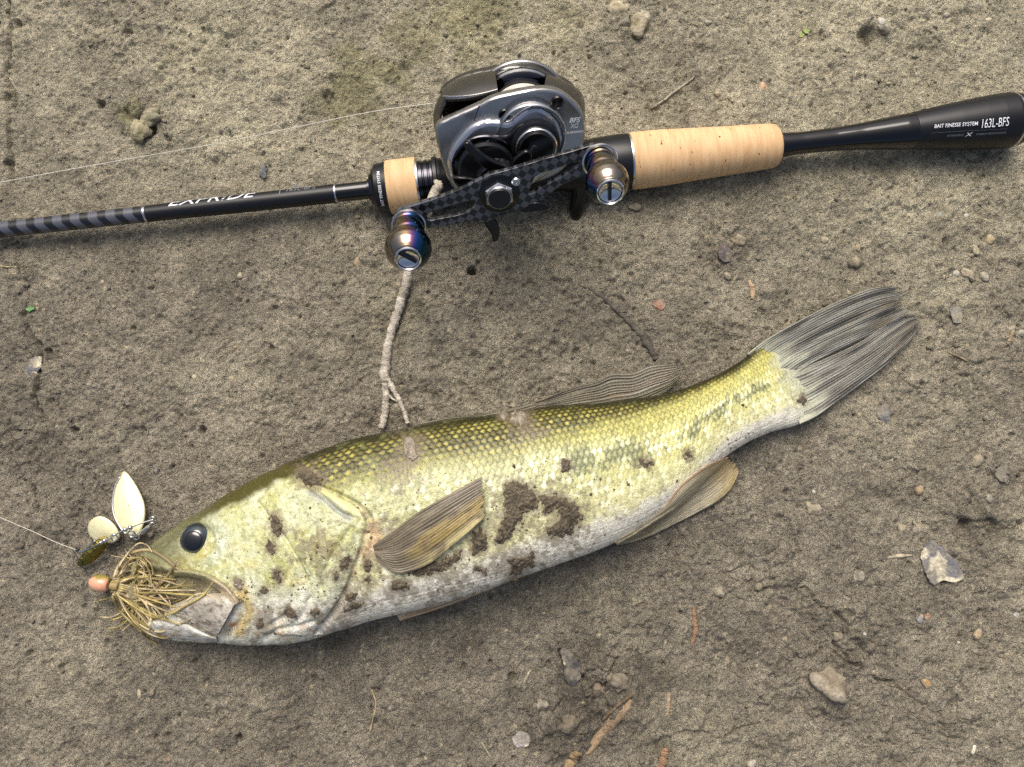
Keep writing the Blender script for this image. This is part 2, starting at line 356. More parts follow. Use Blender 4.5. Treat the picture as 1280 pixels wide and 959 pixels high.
# loose crumbs of soil: nobody could count them
nC = 9000
cx = RNG.uniform(-0.29, 0.29, nC); cy = RNG.uniform(-0.19, 0.22, nC)
qx, qy = proj(np.stack([cx, cy, 0 * cx], -1))
dens = 0.35 + 0.9 * np.clip(fbm(cx * 18, cy * 18, 44, 3) + 0.2, 0, 1) + 0.4 * (qx > 850) + 0.3 * ((qy > 780) & (qx > 620))
keep = (RNG.uniform(0, 1.3, nC) < dens) & (sdist(qx, qy, FISHZONE) < -8) & (np.abs(qy - (287.3 - 0.1084 * qx)) > 30)
cx, cy = cx[keep], cy[keep]; k = len(cx)
r = 0.00045 * np.exp(RNG.normal(0, 0.42, k)); r = np.clip(r, 0.0003, 0.0017)
IV, IF = ico(1)
jit = 1 + RNG.uniform(-0.28, 0.28, (k, len(IV), 1))
sc_ = np.stack([r * RNG.uniform(0.8, 1.3, k), r * RNG.uniform(0.8, 1.3, k), r * RNG.uniform(0.6, 0.9, k)], -1)
CV = IV[None] * jit * sc_[:, None] + np.stack([cx, cy, gz(cx, cy) + r * 0.25], -1)[:, None]
CF = (IF[None] + (np.arange(k) * len(IV))[:, None, None]).reshape(-1, 3)
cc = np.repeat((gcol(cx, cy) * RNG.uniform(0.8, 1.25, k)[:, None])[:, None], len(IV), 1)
soil = make_mesh('soil_crumbs', CV, CF, mg, None, cc, smooth=False)
top(soil, 'loose crumbs of soil scattered over the damp mud', 'soil', kind='stuff')
# ------------------------------------------------------------------ the fish
def blob(cx_, cy_, rx, ry, n=10, a=0.0):
    t = np.linspace(0, 2 * np.pi, n, endpoint=False); u, v_ = rx * np.cos(t), ry * np.sin(t); return [(cx_ + u_ * math.cos(a) - w_ * math.sin(a), cy_ + u_ * math.sin(a) + w_ * math.cos(a)) for u_, w_ in zip(u, v_)]
MUD = [([(633, 606), (645, 601), (654, 603), (671, 619), (672, 637), (655, 641), (647, 656), (634, 676), (621, 682), (618, 674), (629, 650), (631, 625)], 'large mud patch on the fish flank just behind its pectoral fin'),
       ([(674, 619), (696, 617), (717, 627), (728, 645), (714, 667), (689, 673), (683, 662), (701, 648), (699, 635), (680, 642)], 'hook-shaped mud patch on the middle of the fish belly'),
       ([(589, 668), (603, 658), (609, 671), (607, 687), (590, 694)], 'mud patch below the tip of the pectoral fin'),
       ([(511, 716), (533, 704), (567, 693), (577, 686), (575, 701), (549, 713), (528, 720)], 'long mud strip under the lower edge of the pectoral fin'),
       (blob(499, 732, 11, 6), 'small mud patch on the white belly ahead of the pelvic fin'),
       ([(636, 700), (650, 697), (667, 692), (664, 708), (650, 716), (638, 718)], 'mud patch on the white belly above the pelvic fin tip'),
       (blob(345, 656, 8, 14, a=-0.3), 'elongated mud clump on the fish cheek behind the eye'), (blob(338, 685, 5.5, 9), 'oval mud clump on the lower cheek'), (blob(347, 720, 5, 9, a=-0.3), 'thin mud clump low on the cheek above the jaw'),
       (blob(806, 579, 9, 5, a=0.3), 'isolated mud clump on the flank towards the tail'), (blob(708, 582, 5, 8), 'small upright mud clump on the yellow flank above the belly'), (blob(861, 569, 3.5, 6), 'tiny mud clump above the anal fin'),
       (blob(648, 522, 11, 9), 'pale mud lump on the back at the folded spiny fin'), (blob(630, 518, 6, 6), 'small pale mud lump on the edge of the back'), (blob(387, 597, 17, 9, a=0.4), 'mud smear at the top of the gill cover'),
       (blob(513, 562, 9, 17, a=-0.25), 'grey mud streak down the back below the forked twig'), (blob(432, 704, 6, 10, a=0.5), 'mud clump on the rear edge of the gill cover'), (blob(438, 746, 7, 7), 'dark mud clump in the gill opening near the belly'),
       (blob(458, 724, 4, 5), 'round mud speck behind the gill opening'), (blob(459, 706, 5, 8), 'mud clump on the shoulder behind the gill opening'), (blob(362, 766, 7, 6), 'mud clump under the gill cover near the throat'),
       (blob(440, 760, 14, 5, a=-0.4), 'mud streak on the white breast behind the gills'), (blob(420, 720, 5, 5), 'small mud clump on the lower gill cover'), (blob(325, 780, 4, 7), 'mud clump on the throat beside the jaw corner'),
       (blob(298, 730, 4.5, 4.5), 'small grey mud crumb on the cheek above the jaw corner'), (blob(330, 739, 4.5, 4.5), 'small round mud crumb in the middle of the white cheek'), (blob(1003, 499, 5, 6), 'mud crumb at the root of the tail fin'),
       (blob(395, 765, 6, 5), 'mud crumb on the lower edge of the gill cover'), (blob(600, 712, 8, 4), 'small mud smear on the belly below the pectoral fin')]
PAIRS = [((157, 730), (158, 748)), ((164, 712), (165, 770)), ((176, 695), (178, 785)), ((195, 677), (196, 794)), ((220, 658), (220, 798)), ((255, 637), (256, 801)), ((300, 609), (312, 806)), ((350, 584), (372, 803)),
         ((400, 565), (425, 787)), ((450, 548), (478, 773)), ((500, 537), (530, 760)), ((550, 527), (580, 746)), ((600, 522), (628, 730)), ((650, 514), (675, 713)), ((700, 508), (722, 696)),
         ((750, 505), (768, 678)), ((800, 499), (815, 650)), ((840, 491), (850, 626)), ((875, 479), (882, 594)), ((905, 465), (920, 562)), ((930, 449), (960, 541)), ((947, 432), (1000, 530)), ((985, 437), (1018, 510))]
TH = np.array([4, 8, 11, 14, 16.5, 19, 22, 24, 25.5, 26, 26.5, 26.5, 26, 25, 23.5, 21.5, 19, 17, 15, 13, 11, 8, 4.0]) / 1000      # half thickness (m)
PQ = np.array([[*a, *b_] for a, b_ in PAIRS], float)
NU = 940
full = crom(np.hstack([PQ, TH[:, None] * 8000]), NU)
TOPp, BOTp, TT = full[:, 0:2], full[:, 2:4], full[:, 4] / 8000
zc = TT * 0.93 - 0.0010                                # lies on its side in the mud
A3 = unz(TOPp[:, 0], TOPp[:, 1], zc); B3 = unz(BOTp[:, 0], BOTp[:, 1], zc)
psi = np.concatenate([np.linspace(0, np.pi, 270), np.linspace(np.pi, 2 * np.pi, 40)[1:-1]]); NV = len(psi)
up_half = psi <= np.pi + 1e-6
cs = np.cos(psi)[None, :, None]; sn = np.sin(psi)
body_p = np.where(sn > 0, np.abs(sn) ** 0.86, -np.abs(sn) ** 0.8 * 0.9)
mid = (A3 + B3) / 2; hv = (A3 - B3) / 2
V = mid[:, None] + hv[:, None] * cs
V[..., 2] += TT[:, None] * body_p[None, :]
# outline roundness: pull the section's widest point a little towards the back
V[..., 2] += 0
FPX, FPY = proj(V)
s_ = np.broadcast_to(np.cos(psi)[None], FPX.shape)
Lx = np.linspace(0, 1, NU)[:, None] * np.ones((1, NV))
arcL = np.concatenate([[0], np.cumsum(np.linalg.norm(np.diff(mid, axis=0), axis=1))]) * 1000      # mm along the fish
half = np.linalg.norm(hv, axis=1) * 1000
vv = (psi / np.pi - 0.5)[None] * (half[:, None] * 2.35)                                    # mm round the girth from the mid side
al = np.broadcast_to(arcL[:, None], vv.shape)
upm = np.broadcast_to(up_half[None], vv.shape)
GILL = crom([(384, 604), (411, 615), (439, 630), (455, 650), (450, 675), (441, 704), (429, 736), (412, 764), (392, 788)], 60)
gillx = np.interp(FPY, GILL[:, 1], GILL[:, 0])
body_m = np.where(FPY < 604, FPX > 384 - (604 - FPY) * 0.9, FPX > gillx + 6)
bm_s = np.where(FPY < 604, sstep(-14, 14, FPX - (384 - (604 - FPY) * 0.9)), sstep(2, 12, FPX - gillx))
# --- relief (mm, outward)
D = np.zeros_like(FPX)
psz = 3.45 * np.interp(arcL, [0, 150, 400], [0.85, 1.0, 0.82])[:, None]
scu = al / psz; scv = vv / 2.55 + 0.25 * fbm(al / 40, vv / 40, 3, 2)
row = np.round(scv); fu = scu + 0.5 * (row % 2); du = fu - np.round(fu); dv = scv - row
# overlapping scales: rounded rear edge
best = np.full(D.shape, -9.0); edge = np.zeros_like(D); sid = np.zeros_like(D)
for rr in (-1, 0, 1):
    r2 = row + rr; f2_ = scu + 0.5 * (r2 % 2); c2 = np.round(f2_); lu = f2_ - c2; lv = scv - r2
    rad = np.hypot(lu * 1.0, lv * 0.78); hgt = 0.5 + lu * 0.9 - 9 * np.maximum(0, rad - 0.62)
    m_ = hgt > best; best = np.where(m_, hgt, best); edge = np.where(m_, rad, edge); sid = np.where(m_, _h(c2, r2, 9), sid)
scale_amt = bm_s * np.clip(1 - 0.55 * sstep(-0.2, -0.75, s_), 0, 1)
D += 0.34 * np.clip(best, -0.5, 1) * scale_amt
hm = FPX < 520; hx, hy = FPX, FPY
def groove(pts, wd, dep, side=0.0):
    global D
    d = polydist(hx, hy, crom(pts, 40)); D = D - 1.5 * dep * np.exp(-(d / wd) ** 2) * upm
gd = np.where((FPY > 600) & (FPY < 792), FPX - gillx, 99)
D += upm * (1.3 * sstep(2, -14, gd) * sstep(-75, -30, gd) - 1.6 * sstep(0, 3, gd) * sstep(15, 8, gd)) * ((FPY > 600) & (FPY < 792)) * sstep(598, 625, FPY)
groove([(322, 628), (338, 650), (352, 668), (366, 690), (377, 710), (386, 730), (388, 748)], 2.6, 0.95)
groove([(388, 748), (380, 766), (368, 778)], 3.2, 0.6)
groove([(366, 735), (364, 752), (356, 770), (338, 782)], 3.5, 0.8)
groove([(440, 660), (419, 688), (406, 714), (401, 736)], 3.0, 0.7)
groove([(384, 606), (405, 622), (425, 640), (448, 650)], 3.0, 0.9)
groove([(330, 800), (350, 786), (372, 782), (392, 775)], 3.0, 0.7)
groove([(300, 755), (303, 768), (296, 782), (280, 795)], 4.0, 1.4)
groove([(345, 588), (372, 604), (392, 600)], 4, 0.5)
MOUTH = [(172, 704), (222, 716), (254, 722), (280, 738), (290, 750), (262, 746), (240, 747), (215, 765), (190, 778), (172, 786), (150, 775), (150, 720)]
md = sdist(hx, hy, MOUTH); D -= 4.2 * sstep(-3, 8, md) * upm
JAW = [(196, 776), (228, 772), (250, 786), (270, 795), (255, 803), (215, 799)]
D += 1.2 * sstep(-6, 6, sdist(hx, hy, JAW)) * upm
EYE = (247.0, 675.0); ed = np.hypot(hx - EYE[0], hy - EYE[1])
D += 0.35 * np.exp(-((ed - 27) / 6) ** 2) * upm * hm; D -= 2.0 * sstep(24, 16, ed) * upm
groove([(205, 682), (222, 664), (236, 650)], 2.2, 0.5)
D += 0.5 * fbm(FPX / 60, FPY / 60, 23, 3) * upm + 0.10 * fbm(FPX / 5, FPY / 5, 24, 3) * upm * (1 - bm_s * 0.5)
D += 0.25 * fbm(FPX / 16, FPY / 16, 25, 3) * (1 - bm_s) * upm
# belly wrinkles
D -= 0.25 * np.clip(np.sin(vv * 1.6 + 3 * fbm(al / 30, vv / 20, 26, 2)), 0.6, 1) * sstep(-0.6, -0.9, s_) * bm_s * upm
# normals for displacement
def normals(P):
    du_ = np.gradient(P, axis=0); dv_ = np.roll(P, -1, 1) - np.roll(P, 1, 1); n = np.cross(du_, dv_); ln = np.linalg.norm(n, axis=2, keepdims=True) + 1e-12; n /= ln
    return n
NN = normals(V)
if NN[NU // 2, 135, 2] < 0: NN = -NN
V = V + NN * (D / 1000)[..., None]
# --- colour
a_ = s_ + 0.06 * fbm(al / 14, vv / 14, 30, 3)
xg = FPX
oliv = lin((66, 63, 26)); dk = lin((44, 42, 17)); yel = lin((196, 180, 84)); pale = lin((212, 208, 158)); silv = lin((196, 198, 158)); whi = lin((222, 216, 202))
tail_t = sstep(620, 900, xg)
C = mix(np.broadcast_to(whi, V.shape), pale, sstep(-0.72, -0.45, a_ + 0.1 * fbm(al / 5, vv / 5, 31, 3)))
C = mix(C, mix(lin((190, 190, 142)), lin((202, 198, 134)), tail_t), sstep(-0.40, -0.05, a_))
C = mix(C, mix(lin((146, 145, 78)), lin((184, 180, 104)), tail_t), sstep(0.25, 0.55, a_))
lo = 0.44 + 0.24 * tail_t; C = mix(C, np.broadcast_to(oliv, V.shape), sstep(0, 0.24, a_ - lo)); C = mix(C, np.broadcast_to(dk, V.shape), sstep(0.84, 0.97, a_))
# scale colouring: bright centre, darker rim
rim = sstep(0.34, 0.62, edge); ctr = sstep(0.50, 0.08, edge)
upb = sstep(0.30, 0.62, a_) * sstep(1.0, 0.88, a_)
C = mix(C, np.broadcast_to(lin((170, 160, 84)), V.shape), ctr * upb * bm_s * np.clip(0.35 + 0.7 * sid, 0, 1) * sstep(0.99, 0.8, a_) * 0.95)
C = mix(C, C * np.array([0.50, 0.52, 0.44]), rim * bm_s * sstep(-0.35, 0.15, a_) * (0.6 + 0.35 * upb))
C = mix(C, np.broadcast_to(lin((228, 226, 206)), V.shape), bm_s * (sid > 0.55) * ctr * sstep(-0.6, -0.3, a_) * sstep(0.5, 0.2, a_) * 0.45)
C = mix(C, np.broadcast_to(lin((118, 124, 74)), V.shape), bm_s * np.clip(fbm(al / 5, vv / 4, 35, 3) - 0.15, 0, 1) * 1.1 * sstep(-0.5, 0.0, a_) * sstep(700, 480, xg + 0 * a_))
# lateral blotchy stripe, clearer to the tail
lat = np.exp(-((a_ - 0.16 - 0.05 * tail_t) / 0.15) ** 2) * sstep(560, 740, xg) * np.clip(0.62 + 1.5 * fbm(al / 9, vv / 6, 36, 3), 0, 1)
C = mix(C, np.broadcast_to(lin((104, 110, 78)), V.shape), sstep(-0.18, 0.18, lat * 1.25 - _h(np.round(sid * 9973), np.round(sid * 127), 4)) * bm_s * 0.85 * (0.55 + 0.45 * sstep(0.1, 0.5, edge)))
C = mix(C, C * (0.83 + 0.36 * sid)[..., None], bm_s * sstep(-0.75, -0.3, a_))
C = mix(C, np.broadcast_to(lin((232, 230, 208)), V.shape), bm_s * (sid > 0.86) * sstep(0.6, 0.3, edge) * sstep(0.55, 0.2, a_) * 0.5)
# belly spots
bsp = (_h(np.round(al / 0.55), np.round(vv / 0.55), 71) > 0.93) & (a_ < -0.35); C = mix(C, np.broadcast_to(lin((150, 132, 96)), V.shape), bsp * 0.5 * bm_s)
# head
H = mix(np.broadcast_to(lin((172, 172, 112)), V.shape), lin((196, 198, 164)), np.clip(0.5 + 0.9 * fbm(FPX / 26, FPY / 26, 40, 4), 0, 1))
H = mix(H, lin((196, 178, 88)), np.clip(1.5 * fbm(FPX / 18, FPY / 22, 41, 3) - 0.1, 0, 1) * sstep(640, 680, FPY) * 0.55)
H = mix(H, lin((218, 216, 204)), sstep(715, 770, FPY + 14 * fbm(FPX / 20, FPY / 20, 42, 3)))
H = mix(H, lin((192, 150, 108)), np.clip(1.6 * fbm(FPX / 14, FPY / 9, 43, 3) - 0.2, 0, 1) * sstep(740, 790, FPY) * 0.7)
H = mix(H, lin((170, 180, 170)), np.exp(-((ed - 30) / 9) ** 2) * 0.45 * sstep(240, 270, FPX))
H = mix(H, lin((128, 128, 80)), np.clip(1.4 * fbm(FPX / 3.6, FPY / 3.6, 44, 3) - 0.1, 0, 1) * 0.8)
H = mix(H, lin((226, 224, 200)), np.clip(1.5 * fbm(FPX / 3.2, FPY / 3.2, 144, 2) - 0.15, 0, 1) * 0.6)
dline = np.interp(FPX, [150, 205, 250, 290, 320, 350, 380, 400], [690, 690, 652, 634, 616, 602, 594, 590])      # edge of the dark forehead
H = mix(H, np.broadcast_to(lin((74, 70, 28)), V.shape), sstep(4, -7, FPY - dline + 5 * fbm(FPX / 12, FPY / 12, 45, 3)))
snout = sstep(262, 215, FPX + 0.35 * (FPY - 690)) * sstep(722, 700, FPY); H = mix(H, np.broadcast_to(lin((104, 104, 74)), V.shape), snout * 0.8)
H = mix(H, np.broadcast_to(lin((98, 84, 62)), V.shape), sstep(-2, 6, md) * (0.75 + 0.25 * fbm(FPX / 8, FPY / 8, 46, 2)))
H = mix(H, np.broadcast_to(lin((190, 172, 140)), V.shape), sstep(-2, 3, gd) * (gd < 14) * 0.8 * np.clip(0.6 + 1.6 * fbm(FPX / 10, FPY / 10, 145, 3), 0, 1))
H = mix(H, np.broadcast_to(lin((104, 90, 70)), V.shape), np.exp(-((gd - 4) / 5) ** 2) * np.clip(0.2 + 2.0 * fbm(FPX / 8, FPY / 8, 146, 3), 0, 1) * 0.85)
H = mix(H, np.broadcast_to(lin((188, 120, 50)), V.shape), np.exp(-(np.hypot(hx - 289, hy - 783) / 4.5) ** 2))
H = mix(H, np.broadcast_to(lin((190, 165, 90)), V.shape), np.exp(-((polydist(hx, hy, [(300, 735), (312, 765), (300, 790)])) / 8) ** 2) * 0.8)
bl = polydist(hx, hy, crom([(372, 600), (400, 612), (425, 628), (444, 640)], 20)); H = mix(H, np.broadcast_to(lin((216, 208, 146)), V.shape), np.exp(-((bl - 0) / 4) ** 2) * 0.8)
bl = polydist(hx, hy, crom([(390, 616), (412, 630), (436, 648)], 20)); H = mix(H, np.broadcast_to(lin((138, 142, 136)), V.shape), np.exp(-((bl) / 5) ** 2) * 0.9)
rd = polydist(hx, hy, [(462, 655), (470, 668), (458, 690)]); C = mix(C, np.broadcast_to(lin((206, 168, 130)), V.shape), np.exp(-(rd / 9) ** 2) * 0.8)
C = mix(H, C, bm_s)
tb = sstep(945, 980, xg - 0.45 * (FPY - 437) + 14 * fbm(FPX / 12, FPY / 12, 50, 3)); C = mix(C, np.broadcast_to(lin((180, 181, 158)), V.shape), tb * 0.9)
# thin smears of drying mud on the skin
sm = np.clip(2.2 * fbm(FPX / 9, FPY / 9, 47, 5, 0.65) - 0.75, 0, 1) * sstep(0.9, 0.3, a_)
for cx_, cy_, cr in [(512, 565, 30), (500, 590, 38), (385, 600, 26), (480, 660, 30), (470, 700, 26), (660, 535, 24), (640, 700, 50), (560, 720, 40), (395, 690, 40), (445, 735, 34), (420, 770, 34), (330, 780, 30), (640, 650, 60), (690, 650, 60), (500, 735, 30), (250, 770, 30)]:
    sm = np.maximum(sm, sstep(cr, cr * 0.2, np.hypot(FPX - cx_, FPY - cy_) + cr * 1.3 * fbm(FPX / 7, FPY / 7, 48, 4, 0.65)) * 0.8)
for p_, _l in MUD:
    pb = np.array(p_); c_ = pb.mean(0); R_ = np.abs(pb - c_).max() + 16; sel = (np.abs(FPX - c_[0]) < R_) & (np.abs(FPY - c_[1]) < R_)
    dd = sdist(FPX[sel], FPY[sel], p_) + 9 * fbm(FPX[sel] / 6, FPY[sel] / 6, 148, 4, 0.65); sm[sel] = np.maximum(sm[sel], 0.9 * sstep(-9, 1, dd))
C = mix(C, np.broadcast_to(lin((112, 100, 82)), V.shape), sm * upm * 0.85)
C *= (1 + 0.22 * fbm(al / 1.5, vv / 1.5, 49, 3))[..., None]
C = np.clip(C * np.array([1.12, 1.13, 1.10]), 0.005, 0.9)
mfish = mat('wet_fish_skin', attr=True, rough=0.32, nscale=1600, namt=0.10, bscale=1100, bdist=0.0004, spec=0.5, coat=0.15, sss=0.0, rnoise=0.15)
floc = [float(mid[:, 0].mean()), float(mid[:, 1].mean()), 0.0]
fish = thing('bass_fish', floc, 'olive and yellow bass lying on its side, a lure in its mouth', 'fish')
Vc = V.copy()
body = make_mesh('body', Vc, gridf(NU, NV, cv=True), mfish, fish, C)
# height of the fish's upper surface per photo pixel
ZM = np.full((959, 1280), -1.0)
ok = up_half; qx = np.clip(np.round(FPX[:, ok]).astype(int), 0, 1279); qy = np.clip(np.round(FPY[:, ok]).astype(int), 0, 958)
qx2, qy2 = proj(V[:, ok]); qx2 = np.clip(np.round(qx2).astype(int), 0, 1279); qy2 = np.clip(np.round(qy2).astype(int), 0, 958)
np.maximum.at(ZM, (qy2.ravel(), qx2.ravel()), V[:, ok][..., 2].ravel())
for _ in range(4):
    h_ = ZM < 0; nb = np.maximum.reduce([np.roll(ZM, 1, 0), np.roll(ZM, -1, 0), np.roll(ZM, 1, 1), np.roll(ZM, -1, 1)]); ZM = np.where(h_, nb, ZM)
def fz_at(px_, py_, default=0.0):
    v = ZM[np.clip(np.round(py_).astype(int), 0, 958), np.clip(np.round(px_).astype(int), 0, 1279)]
    P = unz(px_, py_, 0.0); g = gz(P[..., 0], P[..., 1]); return np.where(v < 0, g, v)
# blunt ends closed by caps
for i in (0, NU - 1):
    pass
# --- eye
ec = unz(*EYE, 0.0); ez = float(ZM[int(EYE[1]), int(EYE[0])]); ec = unz(EYE[0], EYE[1], ez - 0.0022)
er = 21.5 * pxm(ec)
eye_up = np.array([-0.02, -0.10, 1.0]); eye_up /= np.linalg.norm(eye_up)
def eyecol(S, A):
    c = np.broadcast_to(lin((18, 22, 30)), S.shape + (3,)).copy(); rr_ = np.sqrt(np.maximum(0, 1 - (S / (er * 0.75)) ** 2))
    c = mix(c, lin((34, 50, 56)), sstep(0.66, 0.74, rr_ + 0.05 * np.sin(A * 3)) * sstep(0.98, 0.86, rr_)); c = mix(c, lin((30, 32, 26)), sstep(0.9, 1.0, rr_)); return c
th = np.linspace(0, np.pi / 2, 22)
meye = mat('eye_wet', attr=True, rough=0.06, coat=1.0, spec=0.8)
eye = lathe('eye', ec, eye_up, np.stack([er * 0.75 * np.sin(th), er * np.cos(th)], 1), meye, fish, 40, colfn=eyecol, sharp=None)
th = np.linspace(0, np.pi / 2, 12); pr_ = er * 0.60
mpup = mat('pupil_black', (8, 9, 12), rough=0.04, coat=1.0)
lathe('pupil', ec + eye_up * er * 0.605, eye_up, np.stack([er * 0.16 * np.sin(th), pr_ * np.cos(th)], 1), mpup, eye, 32, sharp=None)
# --- upper jaw bone (maxilla)
mjaw = mat('jaw_skin', attr=True, rough=0.35, nscale=700, namt=0.14, coat=0.2, bscale=500, bdist=0.0008)
def surf_sheet(name, ra, rb, m, parent, n, nv, lift, thick, disp=None, colfn=None, bulge=0.0, ragged=0.0):
    """a sheet between two pixel rails lying on the fish's skin; lift(T,S) metres above it"""
    ra = crom(ra, n); rb = crom(rb, n); S = np.linspace(0, 1, nv)[None, :, None]; Q = ra[:, None] * (1 - S) + rb[:, None] * S
    T, S2 = np.meshgrid(np.linspace(0, 1, n), np.linspace(0, 1, nv), indexing='ij')
    if ragged:
        tip = Q[-1:] - Q[-9:-8]; Q = Q + (ragged * (vn(S2 * 13, 0 * S2, 3) + 0.6 * vn(S2 * 31, 0 * S2, 4) - 0.9) * sstep(0.75, 1, T))[..., None] * tip / (np.linalg.norm(tip, axis=2, keepdims=True) + 1e-9)
    z = fz_at(Q[..., 0], Q[..., 1])
    for _ in range(10): z[1:-1, 1:-1] = (z[:-2, 1:-1] + z[2:, 1:-1] + z[1:-1, :-2] + z[1:-1, 2:] + 4 * z[1:-1, 1:-1]) / 8
    z = z + lift(T, S2)
    if disp is not None: z = z + disp(T, S2)
    P = unz(Q[..., 0], Q[..., 1], z); P2 = P - np.array([0, 0, thick])
    c = colfn(T, S2) if colfn is not None else None
    W = np.concatenate([P, P2[:, ::-1]], 1)
    if c is not None: c = np.concatenate([c, c[:, ::-1]], 1)
    return make_mesh(name, W, gridf(n, 2 * nv, cv=True), m, parent, c)
def jawcol(T, S):
    c = mix(np.broadcast_to(lin((166, 159, 144)), T.shape + (3,)), lin((196, 189, 174)), np.clip(0.5 + 1.5 * fbm(T * 6, S * 5, 3, 3), 0, 1))
    c = mix(c, lin((112, 98, 80)), np.clip(2.2 * fbm(T * 11, S * 11, 8, 4, 0.65) - 0.2, 0, 1)); return mix(c, lin((150, 140, 110)), sstep(0.16, 0.0, S) * 0.6)
surf_sheet('upper_jaw', [(214, 757), (236, 748), (258, 742), (278, 742), (295, 752)], [(214, 768), (232, 774), (250, 785), (262, 792), (272, 794)], mjaw, fish, 50, 30,
           lambda T, S: 0.0014 + 0.0022 * np.sin(np.pi * np.clip(S, 0.02, 0.98)) ** 0.6 + 0.0012 * T, 0.0025, lambda T, S: 0.0003 * fbm(T * 14, S * 10, 4, 3), jawcol)
def lipcol(T, S): return mix(np.broadcast_to(lin((150, 146, 106)), T.shape + (3,)), lin((186, 168, 140)), sstep(0.3, 0.9, T + 0.2 * fbm(T * 12, S * 4, 2, 2)))
surf_sheet('lip', [(218, 713), (238, 712), (262, 719), (282, 733), (299, 752)], [(216, 721), (238, 721), (258, 729), (277, 742), (293, 757)], mjaw, fish, 50, 12,
           lambda T, S: 0.0022 + 0.0018 * np.sin(np.pi * S) ** 0.7, 0.003, None, lipcol)
def jawl(T, S): return mix(np.broadcast_to(lin((206, 206, 200)), T.shape + (3,)), lin((150, 138, 110)), np.clip(1.6 * fbm(T * 9, S * 4, 5, 3), 0, 1) * 0.7)
surf_sheet('lower_jaw', [(186, 774), (196, 776), (208, 775), (228, 777), (250, 788), (270, 797)], [(184, 786), (194, 794), (208, 798), (230, 799), (252, 801), (272, 803)], mjaw, fish, 60, 18,
           lambda T, S: 0.0012 + 0.002 * np.sin(np.pi * S) ** 0.7, 0.004, lambda T, S: 0.0002 * fbm(T * 20, S * 8, 4, 3), jawl)
# --- fins
mfin = mat('fin_membrane', attr=True, rough=0.38, nscale=900, namt=0.12, coat=0.1)
_t = mfin.node_tree; _a = [n for n in _t.nodes if n.type == 'ATTRIBUTE'][0]; _t.links.new(_a.outputs['Alpha'], _t.nodes['Principled BSDF'].inputs['Alpha'])
def raycol(c_hi, c_lo, c_gap, nr, seed, extra=None):
    def f(T, S):
        ph = S * nr + 0.4 * fbm(T * 1.6, S * 5, seed, 2); r_ = np.clip(np.abs(ph - np.floor(ph) - 0.5) * 2 + 0.8 * fbm(T * 3.5, S * nr * 1.3, seed + 31, 4), 0, 1)
        c = mix(np.broadcast_to(lin(c_hi), T.shape + (3,)), lin(c_lo), np.clip(0.5 + 1.2 * fbm(T * 4, S * 9, seed + 3, 3), 0, 1))
        c = mix(c, lin(c_gap), sstep(0.35, 0.9, r_) * 0.75)
        if extra: c = extra(c, T, S)
        return c
    return f
def raydisp(nr, amp, seed, fold=0.0):
    def f(T, S):
        ph = S * nr + 0.4 * fbm(T * 1.6, S * 5, seed, 2); r_ = np.abs(ph - np.floor(ph) - 0.5) * 2
        return amp * (1 - r_) ** 1.2 * sstep(0, 0.1, T) + fold * fbm(T * 2.0, S * 5, seed + 9, 2)
    return f
def fin(name, ra, rb, n, nv, z0, z1, nr, amp, fold, colfn, parent, seed, thick=0.0005, zc_=0.0, ragged=0.0, gap=0.0):
    ra = crom(ra, n); rb = crom(rb, n); S = np.linspace(0, 1, nv)[None, :, None]; Q = ra[:, None] * (1 - S) + rb[:, None] * S
    T, S2 = np.meshgrid(np.linspace(0, 1, n), np.linspace(0, 1, nv), indexing='ij')
    if ragged:
        tip = Q[-1:] - Q[-12:-11]; e_ = ragged * (vn(S2 * nr * 0.9, 0 * S2, seed) - 0.5) * sstep(0.7, 1, T); Q = Q + e_[..., None] * tip / (np.linalg.norm(tip, axis=2, keepdims=True) + 1e-9)
    z = z0 * (1 - T) + z1 * T + zc_ * 4 * T * (1 - T) + raydisp(nr, amp, seed, fold)(T, S2)
    P = unz(Q[..., 0], Q[..., 1], z); P2 = P - np.array([0, 0, thick]); c = colfn(T, S2)
    if gap:
        ph = S2 * nr + 0.4 * fbm(T * 1.6, S2 * 5, seed, 2); r_ = np.abs(ph - np.floor(ph) - 0.5) * 2
        c = np.concatenate([c, np.clip(1 - gap * sstep(0.3, 0.85, r_) * sstep(0.1, 0.5, T) - 0.5 * gap * sstep(0.9, 1.0, T), 0, 1)[..., None]], -1)
    W = np.concatenate([P, P2[:, ::-1]], 1); c = np.concatenate([c, c[:, ::-1]], 1)
    return make_mesh(name, W, gridf(n, 2 * nv, cv=True), mfin, parent, c)
def tailx(c, T, S):
    c = mix(c, lin((178, 180, 158)), sstep(0.30, 0.02, T + 0.16 * fbm(S * 9, T * 5, 5, 3)) * 0.85)
    c = mix(c, lin((120, 108, 86)), np.clip(1.5 * fbm(T * 5, S * 5, 77, 4) - 0.35, 0, 1) * 0.7); return mix(c, lin((150, 145, 130)), sstep(0.1, 0, S) * 0.5)
tc_ = raycol((150, 150, 140), (102, 100, 92), (74, 71, 64), 21, 5, tailx)
up_l = fin('tail_fin_lobe', [(934, 442), (960, 423), (1000, 400), (1040, 380), (1085, 362), (1118, 357)], [(985, 474), (1010, 457), (1040, 442), (1080, 423), (1108, 409), (1131, 396)], 110, 120, 0.0105, 0.0045, 21, 0.0006, 0.0038, tc_, fish, 5, ragged=18, gap=0.35)
lo_l = fin('tail_fin_lobe', [(978, 468), (1012, 456), (1060, 434), (1100, 410), (1130, 394), (1143, 391)], [(1000, 530), (1020, 521), (1045, 503), (1080, 477), (1112, 452), (1151, 412)], 110, 110, 0.0098, 0.0040, 18, 0.0006, 0.0034, raycol((152, 150, 140), (104, 101, 92), (72, 69, 62), 18, 15, tailx), fish, 15, ragged=18, gap=0.35)
